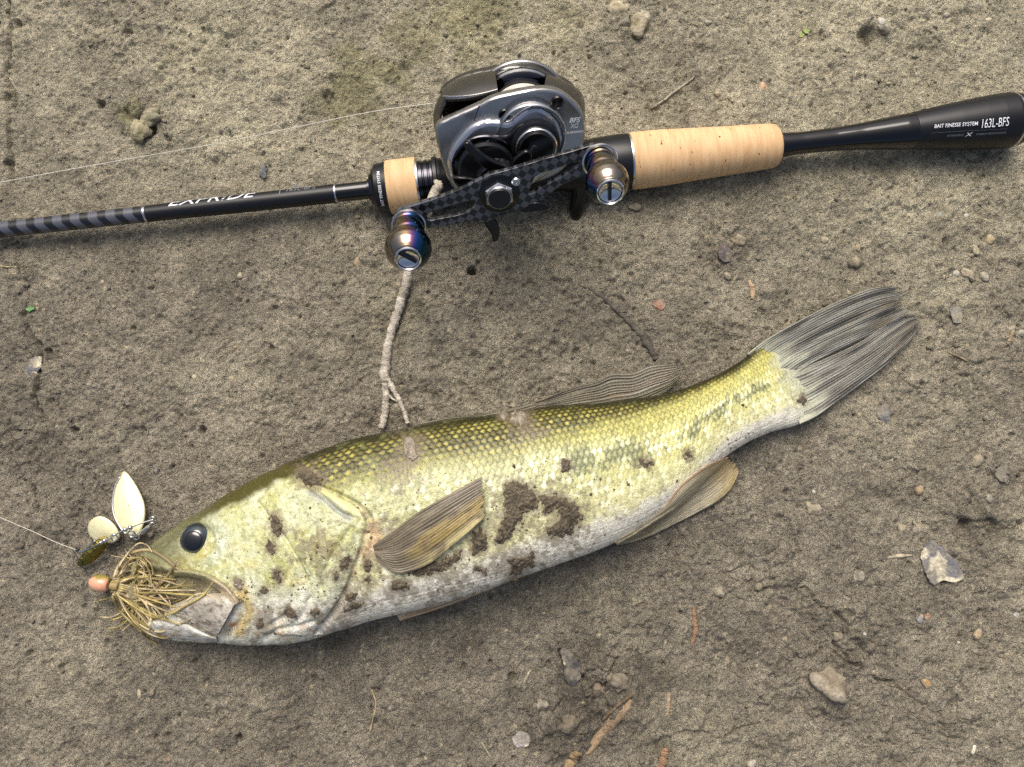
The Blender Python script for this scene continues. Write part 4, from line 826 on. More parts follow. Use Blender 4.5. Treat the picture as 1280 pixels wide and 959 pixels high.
# plate lettering
def plate_text(s, x0, x1, yb0, yb1, cap, d, m, shear=0.0, bold=0.0):
    Vt, Fc = text_arrays(s, shear, bold); qx = x0 + (x1 - x0) * Vt[:, 0]; qy = yb0 + (yb1 - yb0) * Vt[:, 0] - cap * Vt[:, 1]
    W = unplane(qx, qy, RO + HV * d / 1000, HV); return make_mesh('lettering', W, Fc, m, reel, smooth=False)
plate_text('BFS', 711.5, 726, 153.5, 152.5, 6, 20.08, mprint, 0.3, 0.02)
plate_text('XG', 712.5, 723, 160.5, 159.8, 5.6, 20.08, mprint, 0.3)
plate_text('SHIMANO', 708.5, 729, 167.8, 165.5, 3.0, 20.08, mprint, 0.0, 0.02)
plate_text('7', 606, 611, 183, 182, 6, 26.6, mprint, 0.4, 0.04)
plate_text('ci', 597, 609, 187.5, 184.5, 4.5, 26.6, mprint, 0.3, 0.02)
# shaft, star drag
SHX, SHY = 625, 248
rlathe('drive_shaft', SHX, SHY, 53, [(24, 0), (24, 5.2), (34, 5.0), (34, 8.2), (38, 8.6), (40, 8.0), (41, 6.5), (44, 6.2), (47, 5.0), (47, 0)], mpl, n=40)
rlathe('drag_ring', SHX, SHY, 53, [(38.5, 9.2), (39.4, 9.4), (40.2, 9.0), (40.4, 8.2)], mdk, n=48)
star = rlathe('star_drag', SHX, SHY, 53, [(35, 0), (35, 9.6), (36, 10.4), (38, 10.2), (39, 9), (39.4, 0)], mpl2, n=48)
def arm(pts, d0, d1): rprism('star_arm', [pts], d0, d1, 0.9, mpl2, 60, parent=star)
arm([(581, 181), (586, 178.5), (596, 188), (612, 199), (640, 212), (648, 222), (630, 222), (610, 214), (594, 201), (584, 190)], 37, 40.5)
arm([(600, 272), (612, 270), (621, 280), (625, 292), (622, 301), (616, 303), (614, 294), (607, 284)], 41, 45)
arm([(650, 258), (668, 254), (682, 256), (688, 261), (680, 264), (664, 266), (652, 266)], 40, 44)
arm([(566, 226), (572, 222), (600, 226), (600, 236), (580, 238)], 37, 40)
arm([(640, 205), (655, 190), (664, 192), (664, 202), (650, 222)], 36, 39)
# carbon handle plate with two long slots
HAND = [(494, 270), (499, 263), (518, 256.5), (547, 247.5), (577, 236), (596, 226.5), (612, 219), (626, 215), (641, 211), (682, 198.5), (716, 189), (734, 183.5), (747, 181), (756, 185), (757, 196), (748, 207), (733, 217.5), (715, 226), (699, 234), (683, 246), (668, 254), (655, 261), (641, 266), (628, 270), (612, 277), (600, 279), (588, 276.5), (572, 280.5), (548, 284), (530, 287), (512, 288), (498, 282)]
SL1 = [(533, 272), (540, 265.5), (566, 257), (586, 251.5), (594, 251.5), (592, 260), (586, 264.5), (573, 269), (552, 273), (538, 275.5)]
SL2 = [(661, 241), (666, 228), (671, 219.5), (690, 213), (724, 202), (724.5, 207), (700, 222), (680, 233), (666, 241.5)]
mcb = mat('carbon_weave', (30, 31, 34), rough=0.32, coat=0.35)
t_ = mcb.node_tree; b_ = t_.nodes['Principled BSDF']; tc = t_.nodes.new('ShaderNodeTexCoord'); mp = t_.nodes.new('ShaderNodeMapping'); ck = t_.nodes.new('ShaderNodeTexChecker')
ha = loc2([(500, 275), (745, 193)], 48); hang = math.atan2(*(ha[1] - ha[0])[::-1])
# the weave follows the plate: bake the plate's own plane coordinates as an attribute
at = t_.nodes.new('ShaderNodeAttribute'); at.attribute_name = 'weave'; t_.links.new(at.outputs['Vector'], ck.inputs['Vector']); ck.inputs['Scale'].default_value = 1.0
ck.inputs['Color1'].default_value = (*lin((11, 12, 14)), 1); ck.inputs['Color2'].default_value = (*lin((70, 72, 78)), 1); t_.links.new(ck.outputs[0], b_.inputs['Base Color'])
handle = rprism('handle', [HAND, SL1, SL2], 46.2, 49, 0.5, mcb, 160)
me = handle.data; co = np.empty(len(me.vertices) * 3, np.float32); me.vertices.foreach_get('co', co); co = co.reshape(-1, 3) + ROOTLOC[reel.name] - RO
l1 = co @ RE1; l2 = co @ UV; ca, sa = math.cos(hang + math.radians(40)), math.sin(hang + math.radians(40)); wv = np.stack([(l1 * ca + l2 * sa) / 0.0030, (-l1 * sa + l2 * ca) / 0.0030, 0 * l1 + 0.5], 1)
a_t = me.attributes.new('weave', 'FLOAT_VECTOR', 'POINT'); a_t.data.foreach_set('vector', wv.astype(np.float32).ravel())
rlathe('nut_washer', SHX, SHY, 53, [(48.5, 0), (48.5, 9.2), (49.4, 9.0), (49.8, 8.0), (49.8, 0)], mpl2, parent=handle, n=40)
nut = rlathe('handle_nut', SHX - 1, SHY - 3, 52, [(49, 0), (49, 6.3), (49.4, 6.7), (52.4, 6.7), (53.2, 6.0), (53.2, 5.4)], msil, parent=handle, n=6, sharp=20)
rlathe('nut_collar', SHX - 1, SHY - 3, 52, [(52.6, 5.6), (53.8, 5.5), (54.3, 5.2), (54.3, 4.8)], msil, parent=handle, n=40)
rlathe('nut_cap', SHX - 1, SHY - 3, 52, [(52, 5.1), (54.5, 5.0), (55.2, 4.5), (55.3, 0)], mblk, parent=handle, n=40)
rlathe('retainer_screw', 645, 226.5, 50, [(48, 0), (48, 2.0), (50.8, 2.0), (51.4, 1.6), (51.4, 1.0), (50.8, 0.8), (50.8, 0)], msil, parent=handle, n=24)
# anodised knobs
mti = mat('heat_tinted_titanium', attr=True, rough=0.17, metal=1.0)
mcap = mat('knob_cap_chrome', (215, 215, 215), rough=0.10, metal=1.0)
def knob(tx, ty, flip, rs=1.0):
    def cf(S, A):
        ph = 0.45 + 0.45 * np.cos(A - flip) + (0.35 * (0.066 - S) / 0.015) * 0.35
        ks = np.array([-0.5, 0.18, 0.36, 0.47, 0.56, 0.66, 0.82, 1.5]); cl = lin(np.array([[126, 122, 118], [140, 130, 116], [156, 132, 100], [128, 84, 128], [52, 84, 150], [40, 80, 108], [36, 60, 72], [30, 50, 60]]))
        return np.stack([np.interp(ph, ks, cl[:, k]) for k in range(3)], -1)
    p = np.array([(49, 0), (49, 6.8), (49.6, 7.4), (51.2, 7.4), (52, 6.9), (54, 7.2), (57, 7.6), (59, 7.5), (60.2, 7.0), (61.5, 6.9), (63, 8.2), (65, 9.6), (67.5, 10.5), (70, 10.5), (72.5, 9.6), (75, 7.8), (76.5, 6.2), (76.8, 5.0)], float); p[:, 1] = np.where(p[:, 0] < 76, p[:, 1] * rs, p[:, 1])
    q = np.stack([np.interp(np.linspace(0, len(p) - 1, 80), np.arange(len(p)), p[:, k]) for k in (0, 1)], 1)
    kb = rlathe('knob', tx, ty, 77, q, mti, n=56, colfn=cf, sharp=60)
    rlathe('base_ring', tx, ty, 77, [(48.8, 6.6), (49.0, 7.8), (49.6, 8.0), (50.4, 7.8), (50.6, 7.0)], msil, parent=kb, n=48)
    rlathe('knob_cap', tx, ty, 77, [(74, 6.0), (76.8, 5.9), (77.4, 5.7), (77.6, 5.3), (77.3, 5.0), (76.4, 4.7), (75.8, 4.0), (75.4, 2.2), (75.3, 0)], mcap, parent=kb, n=48)
    c0 = loc2([(tx, ty)], 77)[0]; ang = math.radians(-40 if flip < 0 else 90)
    bar = [c0 + np.array([u * math.cos(ang) - v * math.sin(ang), u * math.sin(ang) + v * math.cos(ang)]) / 1000 for u, v in ((-4.2, -0.7), (4.2, -0.7), (4.2, 0.7), (-4.2, 0.7))]
    prism('knob_slot_bar', [bar], RM, 0.0750, 0.0764, 0.0003, mdk, kb)
    return kb
knob(510, 324, -1.75, 0.97); knob(763, 240.5, 2.4, 0.87)
# trigger of the rod seat
trg = [loc2(crom([(708, 205), (738, 200), (739, 224), (734, 248), (727, 272), (722, 277), (716, 274), (713, 264), (716, 242), (710, 222)], 60, True), 9)]
prism('trigger', trg, RM, 0.002, 0.010, 0.0022, mpl2, rod)
# ------------------------------------------------------------------ fishing lines
mline = mat('fishing_line', (208, 204, 188), rough=0.35, spec=0.6)
n_ = 60; t = np.linspace(0, 1, n_)
lp = crom([(556, 127.5), (470, 139), (380, 157), (280, 178), (160, 199), (60, 217), (-60, 239), (-260, 272)], n_); zz = np.interp(t, [0, 0.12, 1], [0.050, 0.046, 0.019])
p0 = rp(558, 127, 2.2); P = unz(lp[:, 0], lp[:, 1], zz); P = P + (p0 - P[0]) * np.clip(1 - t * 6, 0, 1)[:, None]
o = tube('fishing_line', P, 0.00020, mline, None, 6); top(centre(o), 'thin pale fishing line running from the reel along above the rod blank', 'fishing line')
# ------------------------------------------------------------------ the spinnerbait in the fish's mouth
mskirt = mat('silicone_skirt', attr=True, rough=0.30, spec=0.6, nscale=900, namt=0.12)
mgold = mat('pale_gold_blade', (238, 232, 186), rough=0.5, metal=0.6, bscale=160, bdist=0.0003, nscale=420, namt=0.05)
mgold2 = mat('dull_gold_blade', (140, 126, 62), rough=0.26, metal=1.0, bscale=700, bdist=0.0008, nscale=500, namt=0.3)
mwire = mat('steel_wire', (200, 200, 200), rough=0.2, metal=1.0)
lb = gp(150, 725); lure = thing('spinnerbait_lure', [float(lb[0]), float(lb[1]), 0.0], 'spinnerbait with pale gold blades and tan rubber skirt, hooked in the mouth of the fish', 'fishing lure')
# painted head
AOFF = 0.9 + math.pi
hc = unz(126, 729, 0.0105); tail_ = unz(150, 733, 0.011); hx_ = (tail_ - hc) / np.linalg.norm(tail_ - hc)
def headcol(S, A): return mix(np.broadcast_to(lin((222, 164, 132)), S.shape + (3,)), lin((150, 138, 66)), sstep(-0.5, 0.1, np.sin(A + AOFF) + 0.25 * np.cos(S * 900)))
kk = pxm(hc) * 0.86; hp = np.array([(-18, 0), (-17.4, 3.0), (-15, 6.5), (-11, 9.6), (-5, 11.8), (0, 12.1), (6, 11.6), (10, 10.2), (12.5, 8.5), (13, 6), (13, 0)]) * kk
q = np.stack([np.interp(np.linspace(0, len(hp) - 1, 60), np.arange(len(hp)), hp[:, k]) for k in (0, 1)], 1)
lathe('lure_head', hc, hx_, q, mat('head_paint', attr=True, rough=0.28, coat=0.5), lure, 32, colfn=headcol, sharp=None)
lathe('skirt_collar', unz(146, 733, 0.011), hx_, np.array([(-9, 0), (-9, 5.5), (-8, 6.5), (2, 6.5), (3, 5.5), (3, 0)]) * kk, mat('collar_rubber', (150, 130, 84), rough=0.5), lure, 28)
# skirt strands: first the ones that stand out in the photo, then filler
def strand(pts, wpx, colr, lift, seed):
    n = 40; Q = crom(pts, n); t = np.linspace(0, 1, n)
    base = np.where(Q[:, 0] > 168, np.maximum(fz_at(Q[:, 0], Q[:, 1]), 0.004), 0.004)
    for _ in range(12): base[1:-1] = (base[:-2] + base[2:] + 2 * base[1:-1]) / 4
    z = np.maximum(0.011 * (1 - sstep(0, 0.25, t)) + (base + lift) * sstep(0, 0.25, t), 0.0025)
    P = unz(Q[:, 0], Q[:, 1], z); k_ = pxm(P)
    c = mix(np.broadcast_to(lin(colr), (n, 3)), lin(np.array(colr) * 0.72), np.clip(0.5 + 1.2 * fbm(t * 7, 0 * t + seed, seed, 2), 0, 1))
    r = wpx * 0.37 * k_ * np.interp(t, [0, 0.05, 0.9, 1], [0.8, 1, 0.95, 0.4]); return tube('skirt_strand', P, r, mskirt, lure, 6, c, flat=0.7, seed=seed)
TAN = (200, 180, 134); OLV = (142, 128, 74); PAL = (216, 200, 156); GLD = (188, 170, 104); BRN = (168, 146, 108)
HERO = [([(142, 722), (150, 704), (166, 691), (186, 688), (205, 697), (222, 711), (240, 718)], 5.5, TAN), ([(141, 722), (156, 697), (172, 680), (184, 682), (190, 690)], 3.0, PAL),
        ([(150, 742), (166, 747), (186, 742), (206, 724), (216, 710), (222, 700)], 6.0, BRN), ([(146, 740), (152, 752), (164, 770), (180, 784), (200, 790), (218, 783), (250, 768)], 4.0, PAL),
        ([(148, 745), (170, 760), (192, 772), (212, 768), (232, 757), (254, 744), (266, 728)], 4.0, GLD), ([(140, 745), (148, 762), (166, 780), (182, 795), (198, 808)], 5.0, OLV),
        ([(144, 742), (156, 760), (172, 775), (190, 786), (204, 796), (212, 800)], 5.5, OLV), ([(148, 735), (174, 741), (200, 741), (224, 743), (244, 744)], 4.0, GLD), ([(148, 730), (170, 735), (200, 738), (222, 738), (245, 738)], 3.0, PAL),
        ([(148, 733), (175, 737), (205, 736), (226, 733), (245, 731)], 3.0, GLD), ([(148, 740), (136, 748), (122, 751)], 4.5, OLV), ([(150, 728), (168, 722), (184, 724), (198, 742), (214, 760), (206, 766)], 3.2, TAN),
        ([(146, 744), (160, 752), (178, 764), (200, 772), (224, 758), (250, 742), (280, 752)], 2.6, PAL), ([(145, 720), (152, 704), (168, 697), (182, 706), (190, 722)], 3.0, TAN), ([(147, 722), (160, 702), (176, 698), (186, 712), (190, 735)], 2.6, GLD),
        ([(150, 718), (158, 708), (170, 704), (180, 712), (178, 724)], 2.6, PAL), ([(154, 716), (164, 700), (180, 696), (198, 706), (204, 722)], 2.8, BRN), ([(146, 738), (154, 758), (168, 778), (186, 792), (206, 798), (216, 792)], 3.0, TAN)]
i = 0
for pts, wp, c in HERO: strand(pts, wp, c, 0.0025 + 0.0030 * ((i * 37) % 10) / 10, i); i += 1
rg = random.Random(5)
for k in range(110):
    a0 = rg.uniform(-0.95, 1.0); L1 = rg.uniform(40, 95); cv = rg.uniform(-1.7, 1.7); p = [(141 + rg.uniform(-3, 7), 733 + rg.uniform(-10, 10))]; ang = a0; st = L1 / 4
    for j in range(4): p.append((p[-1][0] + st * math.cos(ang) * 1.1, p[-1][1] + st * math.sin(ang))); ang += cv * 0.6 - 0.12 * ang
    if any((x_ > 190 and y_ < 712) or (x_ < 195 and y_ < 684) or y_ > 806 or x_ > 275 for x_, y_ in p): continue
    strand(p, rg.uniform(2.0, 4.0), rg.choice([TAN, OLV, PAL, GLD, BRN, OLV]), rg.uniform(0.0008, 0.005), 200 + k)
# blades
def blade(name, pts, z0, z1, m, cup, n=60, tilt=None, label=None):
    """cupped leaf: outline in pixels, ring by ring to its middle"""
    Q = crom(pts, n, True); c = Q.mean(0); rings = np.linspace(1, 0.02, 10)
    W = []; t = (Q[:, 1] - Q[:, 1].min()) / np.ptp(Q[:, 1])
    for r_ in rings:
        q_ = c + (Q - c) * r_; tt = (q_[:, 1] - Q[:, 1].min()) / np.ptp(Q[:, 1]); xx = (q_[:, 0] - Q[:, 0].min()) / np.ptp(Q[:, 0])
        z = z0 * (1 - tt) + z1 * tt + (0 if tilt is None else tilt * (xx - 0.5)) + cup * (1 - r_ ** 2); W.append(unz(q_[:, 0], q_[:, 1], z))
    W = np.array(W); W2 = W - np.array([0, 0, 0.0005]); V_ = np.concatenate([W[::-1], W2], 0)
    o = make_mesh(name, V_, gridf(len(V_), n, cv=True), m, lure)
    if label: o['label'] = label
    return o
blade('willow_blade', [(155.5, 589), (165, 599), (175, 616), (181, 634), (180, 652), (174, 668), (168, 672), (160, 670), (151, 660), (143, 645), (140.5, 628), (144, 608), (150, 596)], 0.0055, 0.0075, mgold, 0.0010, label='long pointed pale gold blade')
blade('round_blade', [(121, 646), (130, 646.5), (140, 653), (147, 662), (149, 671), (145, 677), (136, 679), (124, 678), (114, 672), (109.5, 662), (112, 652)], 0.0075, 0.0055, mgold, 0.0008, label='small round pale gold blade')
blade('small_blade', [(134, 672), (133, 680), (126, 693), (115, 703), (103, 708), (97, 706), (99, 699), (108, 687), (119, 676), (128, 671)], 0.0115, 0.0055, mgold2, 0.0014, tilt=-0.003, label='dull gold blade seen edge-on')
def rim(pts, z, r): 
    Q = crom(pts, 40); return tube('blade_rim', unz(Q[:, 0], Q[:, 1], np.interp(np.linspace(0, 1, 40), [0, 1], z)), r, mwire, lure, 6)
rim([(150, 596), (144, 608), (140.5, 628), (143, 645), (151, 660), (158, 668)], (0.0058, 0.0078), 0.0005); rim([(97.5, 706), (101, 697), (109, 686), (119, 676)], (0.0060, 0.0110), 0.0005)
# wire arm with beads, swivel and clevises
Q = crom([(92, 689), (104, 689), (120, 682), (134, 675), (150, 665), (160, 661), (176, 654.5), (192, 649.5)], 60)
wz = np.interp(np.linspace(0, 1, 60), [0, 0.4, 1], [0.008, 0.013, 0.0115]); tube('wire_arm', unz(Q[:, 0], Q[:, 1], wz), 0.00035, mwire, lure, 8)
Q = crom([(92, 689), (100, 702), (108, 716), (116, 726)], 30); tube('wire_arm', unz(Q[:, 0], Q[:, 1], np.linspace(0.008, 0.0075, 30)), 0.00022, mdk, lure, 8)
def ball(name, px_, py_, z, rpx, m, sq=1.0):
    IV, IF = ico(3); c = unz(px_, py_, z); return make_mesh(name, c + IV * rpx * pxm(c) * np.array([1, 1, sq]), IF, m, lure)
for bx_, by_, br in ((156.5, 662, 3.2), (163, 659.5, 3.2), (131, 676, 3.4), (126, 678.5, 2.6)): ball('bead', bx_, by_, 0.0128, br, mwire)
def ring_(name, px_, py_, z, rpx, r, m, tl=0.5):
    a = np.linspace(0, 2 * np.pi, 33); c = unz(px_, py_, z); k_ = pxm(c); P = c + np.stack([rpx * k_ * np.cos(a), rpx * k_ * np.sin(a) * 0.9, rpx * k_ * np.sin(a) * tl], 1); return tube(name, P, r, m, lure, 6)
ring_('clevis', 164.5, 667.5, 0.0105, 4.5, 0.00045, mwire); ring_('clevis', 143, 672, 0.011, 4.2, 0.00045, mwire); ring_('swivel_ring', 191, 650, 0.0110, 4.0, 0.0004, mwire)
Q = crom([(172, 671), (178, 666), (186, 659), (190, 653)], 20); rr = np.interp(np.linspace(0, 1, 20), [0, .15, .3, .7, .85, 1], [1.2, 1.5, 3.2, 3.0, 1.6, 1.2]); P = unz(Q[:, 0], Q[:, 1], np.linspace(0.008, 0.0105, 20)); tube('swivel', P, rr * pxm(P[0]), mwire, lure, 12)
ring_('blade_ring', 170, 671, 0.008, 4.0, 0.0004, mwire)
ball('line_tie_crimp', 97, 688, 0.0085, 2.2, mpl2)
Q = crom([(97, 688), (70, 678), (40, 664), (0, 647), (-60, 622), (-200, 560)], 50); P = unz(Q[:, 0], Q[:, 1], np.interp(np.linspace(0, 1, 50), [0, .3, 1], [0.0085, 0.007, 0.012]))
o = tube('fishing_line', P, 0.00016, mline, None, 6); top(centre(o), 'thin pale line tied to the wire of the lure, crossing the mud', 'fishing line')
# ------------------------------------------------------------------ bits lying on the mud
mtwig = mat('dry_twig', attr=True, rough=0.8, nscale=500, namt=0.22, bscale=900, bdist=0.0009)
mstone = mat('stone', attr=True, rough=0.85, spec=0.25, nscale=700, namt=0.3, bscale=600, bdist=0.0007)
def stick(name, pts, rpx, colr, label, cat, group=None, zs=None, jit=0.15, lift=0.0, flat=1.0, seed=1, parent=None, n=None, rprof=None, emb=0.35):
    n = n or max(10, int(len(pts) * 9)); Q = crom(pts, n); P = gp(Q[:, 0], Q[:, 1])
    if zs is not None: P = unz(Q[:, 0], Q[:, 1], np.interp(np.linspace(0, 1, n), np.linspace(0, 1, len(zs)), zs))
    k_ = pxm(P); r = rpx * k_ * (1 if rprof is None else np.interp(np.linspace(0, 1, n), np.linspace(0, 1, len(rprof)), rprof))
    if zs is None: 
        for _ in range(6): P[1:-1, 2] = (P[:-2, 2] + P[2:, 2] + 2 * P[1:-1, 2]) / 4
        P[:, 2] += r * flat * (1 - 2 * emb) + lift
    t = np.linspace(0, 1, n); c = mix(np.broadcast_to(lin(colr), (n, 3)), gcol(*P[n // 2, :2]), np.full(n, 0.35) if parent is None else np.clip(1.6 * fbm(t * n / 5, 0 * t, seed + 3, 3), 0, 0.8)) * (1 + 0.35 * fbm(t * n / 4, 0 * t + seed, seed, 3))[:, None]
    rn = np.random.default_rng(seed); P[1:-1, :2] += 0.5 * rn.normal(0, 0.10, (n - 2, 2)) * k_.mean() * rpx * 0.6
    o = tube(name, P, r, mtwig, parent, 9, c, jit=jit, flat=flat, seed=seed)
    if parent is None and label: top(centre(o), label, cat, group)
    return o
# forked grey twig leaning on the rod
tw0 = gp(485, 460); twig = thing('forked_twig', [float(tw0[0]), float(tw0[1]), 0], 'pale grey forked dried twig running from the reel handle to the back of the fish', 'twig')
stick('stem', [(549, 230), (543, 243), (533, 270), (520, 308), (508, 352), (499, 385), (490, 412), (484, 440), (481, 468), (482, 478)], 6.0, (190, 181, 164), None, None, zs=[0.0285, 0.0265, 0.021, 0.0135, 0.006, 0.0030, 0.0022, 0.0020, 0.0020, 0.0020], jit=0.28, parent=twig, n=90, rprof=[0.95, 1.0, 0.9, 0.95, 0.95, 1.0, 0.9, 0.95, 1.0, 1.0], seed=3)
stick('branch', [(482, 474), (482, 492), (482, 508), (480, 522), (477, 536)], 4.8, (186, 177, 160), None, None, zs=[0.002, 0.002, 0.002, 0.0022, 0.003], jit=0.3, parent=twig, n=40, seed=4, rprof=[1.1, 1.0, 0.95, 0.95, 0.8])
stick('branch', [(483, 474), (490, 484), (498, 498), (505, 514), (510, 530)], 3.5, (190, 181, 164), None, None, zs=[0.002, 0.0022, 0.002, 0.002, 0.003], jit=0.3, parent=twig, n=40, seed=5, rprof=[1.2, 1.0, 1.0, 0.9, 0.8])
stick('cross_twiglet', [(484, 490), (490, 498), (497, 502)], 1.3, (186, 178, 160), None, None, zs=[0.002, 0.002, 0.002], jit=0.2, parent=twig, n=14, seed=6)
stick('stem_knot', [(544, 226), (549, 231), (552, 236)], 4.6, (190, 180, 160), None, None, zs=[0.0285, 0.0292, 0.0285], jit=0.3, parent=twig, n=14, seed=7, rprof=[0.6, 1, 0.6])
stick('decayed_stem', [(722, 356), (742, 364), (760, 378), (778, 394), (796, 412), (812, 434), (819, 450)], 3.4, (58, 55, 50), 'dark decayed plant stem curving across the mud above the dorsal fin', 'stem', jit=0.35, flat=0.6, seed=8, rprof=[0.3, 0.5, 0.8, 1, 1.2, 1.4, 1.0])
stick('twig', [(814, 136), (828, 127), (842, 116), (856, 106), (868, 97)], 1.5, (150, 142, 126), 'thin straight pale twig on the mud above the rear cork grip', 'twig', seed=9, emb=0.1)
stick('twig', [(1186, 441), (1202, 448), (1217, 456)], 1.2, (138, 118, 90), 'thin brown twig on the mud beyond the tail fin', 'twig', seed=10, emb=0.1)
stick('straw', [(1108, 697), (1124, 695), (1140, 694)], 2.6, (190, 178, 150), 'short pale straw beside the patchy slate stone', 'straw', seed=11, flat=0.6, rprof=[.3, 1, .4])
stick('straw', [(1215, 942), (1218, 932)], 2.2, (222, 216, 200), 'tiny white straw stub on the mud near the corner', 'straw', seed=12)
stick('straw', [(1259, 430), (1263, 421), (1266, 414)], 1.8, (170, 140, 100), 'tiny tan straw among the pebbles beyond the tail', 'straw', seed=13)
stick('straw', [(26, 334), (14, 334), (0, 333)], 1.0, (176, 160, 110), 'fine yellowish straw at the cracked mud edge', 'straw', seed=14)
stick('wood_splinter', [(790, 868), (774, 880), (760, 893), (753, 900)], 1.8, (112, 92, 62), 'thin brown splinter beside the bark strip', 'wood', seed=15, emb=0.1)
stick('bark_strip', [(789, 875), (778, 890), (766, 902), (748, 922), (733, 944)], 7.5, (150, 124, 92), 'orange-brown broken bark strip sunk in the churned mud', 'bark', jit=0.16, flat=0.5, seed=16, rprof=[.3, .9, 1.0, .8, .9, .3], n=30, emb=0.5)
stick('bark_strip', [(722, 940), (716, 950), (708, 962)], 6, (170, 144, 100), 'pale bark end below the broken bark strip', 'bark', jit=0.35, flat=0.4, seed=17)
stick('wood_splinter', [(867, 758), (868, 772), (869, 790), (864, 806)], 3.2, (146, 104, 70), 'reddish-brown wood splinter stuck in the mud below the belly', 'wood', jit=0.3, flat=0.5, seed=18, rprof=[.6, 1, 1, .4])
stick('wood_splinter', [(836, 866), (835, 880), (833, 895)], 4.2, (150, 124, 92), 'faded tan wood flake pressed into the mud', 'wood', jit=0.3, flat=0.3, seed=19, rprof=[.4, 1, .4], emb=0.7)
stick('wood_splinter', [(832, 936), (829, 950), (826, 962)], 5.0, (156, 112, 74), 'orange-brown wood chip at the foot of the churned mud', 'wood', jit=0.3, flat=0.4, seed=20)
stick('wood_chip', [(937, 350), (940, 362), (941, 374)], 4.6, (176, 146, 112), 'pale tan wood chip on the mud left of the tail fin', 'wood chip', jit=0.3, flat=0.4, seed=21, rprof=[.3, 1, .5])
stick('straw', [(655, 854), (660, 843), (663, 838)], 1.4, (190, 180, 150), 'tiny pale straw beside the dark churned stones', 'straw', seed=22)
stick('straw', [(602, 928), (608, 938), (613, 946)], 1.2, (170, 160, 130), 'hair-thin pale straw on the wet mud', 'straw', seed=23)
stick('straw', [(465, 862), (470, 880), (466, 900), (462, 915)], 0.9, (178, 158, 108), 'fine tan grass blade by the long crack below the fish', 'straw', seed=24)
def pebble(px_, py_, w_, h_, colr, label, cat='pebble', group=None, ang=0.0, zf=0.6, jit=0.16, seed=None, emb=0.35, sub=2, name='pebble', facet=False):
    seed = int(px_ * 7 + py_ * 13) if seed is None else seed; rn = np.random.default_rng(seed); IV, IF = ico(sub)
    P = gp(px_, py_); k_ = float(pxm(P)); nz_ = np.array([mnoise.noise(Vector(v * 1.3) + Vector((seed % 97, seed % 31, 0))) for v in IV])
    V_ = IV * (1 + jit * 2.2 * nz_ + rn.normal(0, jit * 0.22, len(IV)))[:, None] * np.array([w_ / 2, h_ / 2, min(w_, h_) / 2 * zf]) * k_
    ca, sa = math.cos(-ang), math.sin(-ang); V_ = np.stack([V_[:, 0] * ca - V_[:, 1] * sa, V_[:, 0] * sa + V_[:, 1] * ca, V_[:, 2]], 1)
    V_ += P + np.array([0, 0, min(w_, h_) / 2 * zf * k_ * (1 - 2 * emb)])
    c = mix(np.broadcast_to(lin(colr), V_.shape), gcol(*P[:2]), np.clip(0.58 + 1.0 * nz_, 0.15, 0.92)) * (1 + 0.25 * nz_[:, None] + rn.normal(0, 0.05, (len(IV), 1)))
    o = make_mesh(name, V_, IF, mstone, None, np.clip(c, 0.01, 0.9), smooth=not facet)
    return top(centre(o), label, cat, group)
def flake(px_pts, thick, colr, label, cat, name='stone_chip', cream=0.0, tilt=0.0, seed=1, lift=0.0):
    Q = crom(px_pts, 48, True); rn = np.random.default_rng(seed); Q += rn.normal(0, 0.5, Q.shape); c0 = Q.mean(0); rings = [1.0, 0.985, 0.9, 0.75, 0.6, 0.45, 0.3, 0.15, 0.02]; W = []; Cc = []
    for j, r_ in enumerate(rings):
        q_ = c0 + (Q - c0) * r_; P = gp(q_[:, 0], q_[:, 1]); zb = gp(*c0)[2]; z = zb + lift + (0 if j == 0 else thick) + tilt * (q_[:, 0] - c0[0]) * 0.0004 - (0.002 if j == 0 else 0) + 0.0003 * fbm(q_[:, 0] / 6, q_[:, 1] / 6, seed, 3)
        W.append(unz(q_[:, 0], q_[:, 1], z)); c = np.broadcast_to(lin(colr), (48, 3)) * (1 + 0.3 * fbm(q_[:, 0] / 9, q_[:, 1] / 9, seed, 3))[:, None]
        if cream: c = mix(c, lin((206, 198, 172)), sstep(0.0, 0.16, fbm(q_[:, 0] / 11, q_[:, 1] / 11, seed + 4, 4) + cream - 0.25))
        c = mix(c, gcol(*gp(*c0)[:2]), np.clip(0.3 + 1.3 * fbm(q_[:, 0] / 8, q_[:, 1] / 8, seed + 9, 3), 0, 0.9)); Cc.append(c)
    o = make_mesh(name, np.array(W), gridf(len(rings), 48, cv=True), mstone, None, np.clip(np.array(Cc), 0.01, 0.9), sharp=40); return top(centre(o), label, cat)
flake([(1151, 694), (1156, 682), (1164, 675), (1172, 680), (1184, 690), (1197, 704), (1205, 722), (1194, 728), (1178, 726), (1166, 732), (1157, 716)], 0.0022, (112, 112, 114), 'flat blue-grey slate stone with cream patches on the mud', 'stone', cream=0.28, seed=5, name='slate_stone')
flake([(1096, 516), (1100, 508), (1108, 505), (1113, 516), (1110, 526), (1101, 525)], 0.001, (108, 108, 112), 'small blue-grey stone chip just below the tail fin', 'stone chip', seed=6)
flake([(32, 462), (36, 452), (44, 446), (52, 447), (50, 460), (44, 468), (36, 478)], 0.001, (104, 105, 106), 'blue-grey stone chip at the cracked left mud edge', 'stone chip', seed=7, cream=0.1)
flake([(1188, 388), (1196, 382), (1203, 388), (1202, 402), (1192, 403)], 0.001, (116, 116, 120), 'bluish stone chip between the tail and the pebble group', 'stone chip', seed=8)
flake([(1244, 588), (1256, 580), (1262, 590), (1258, 602), (1248, 600)], 0.001, (98, 94, 98), 'dull purple-grey stone chip in the mud right of the anal fin', 'stone chip', seed=9)
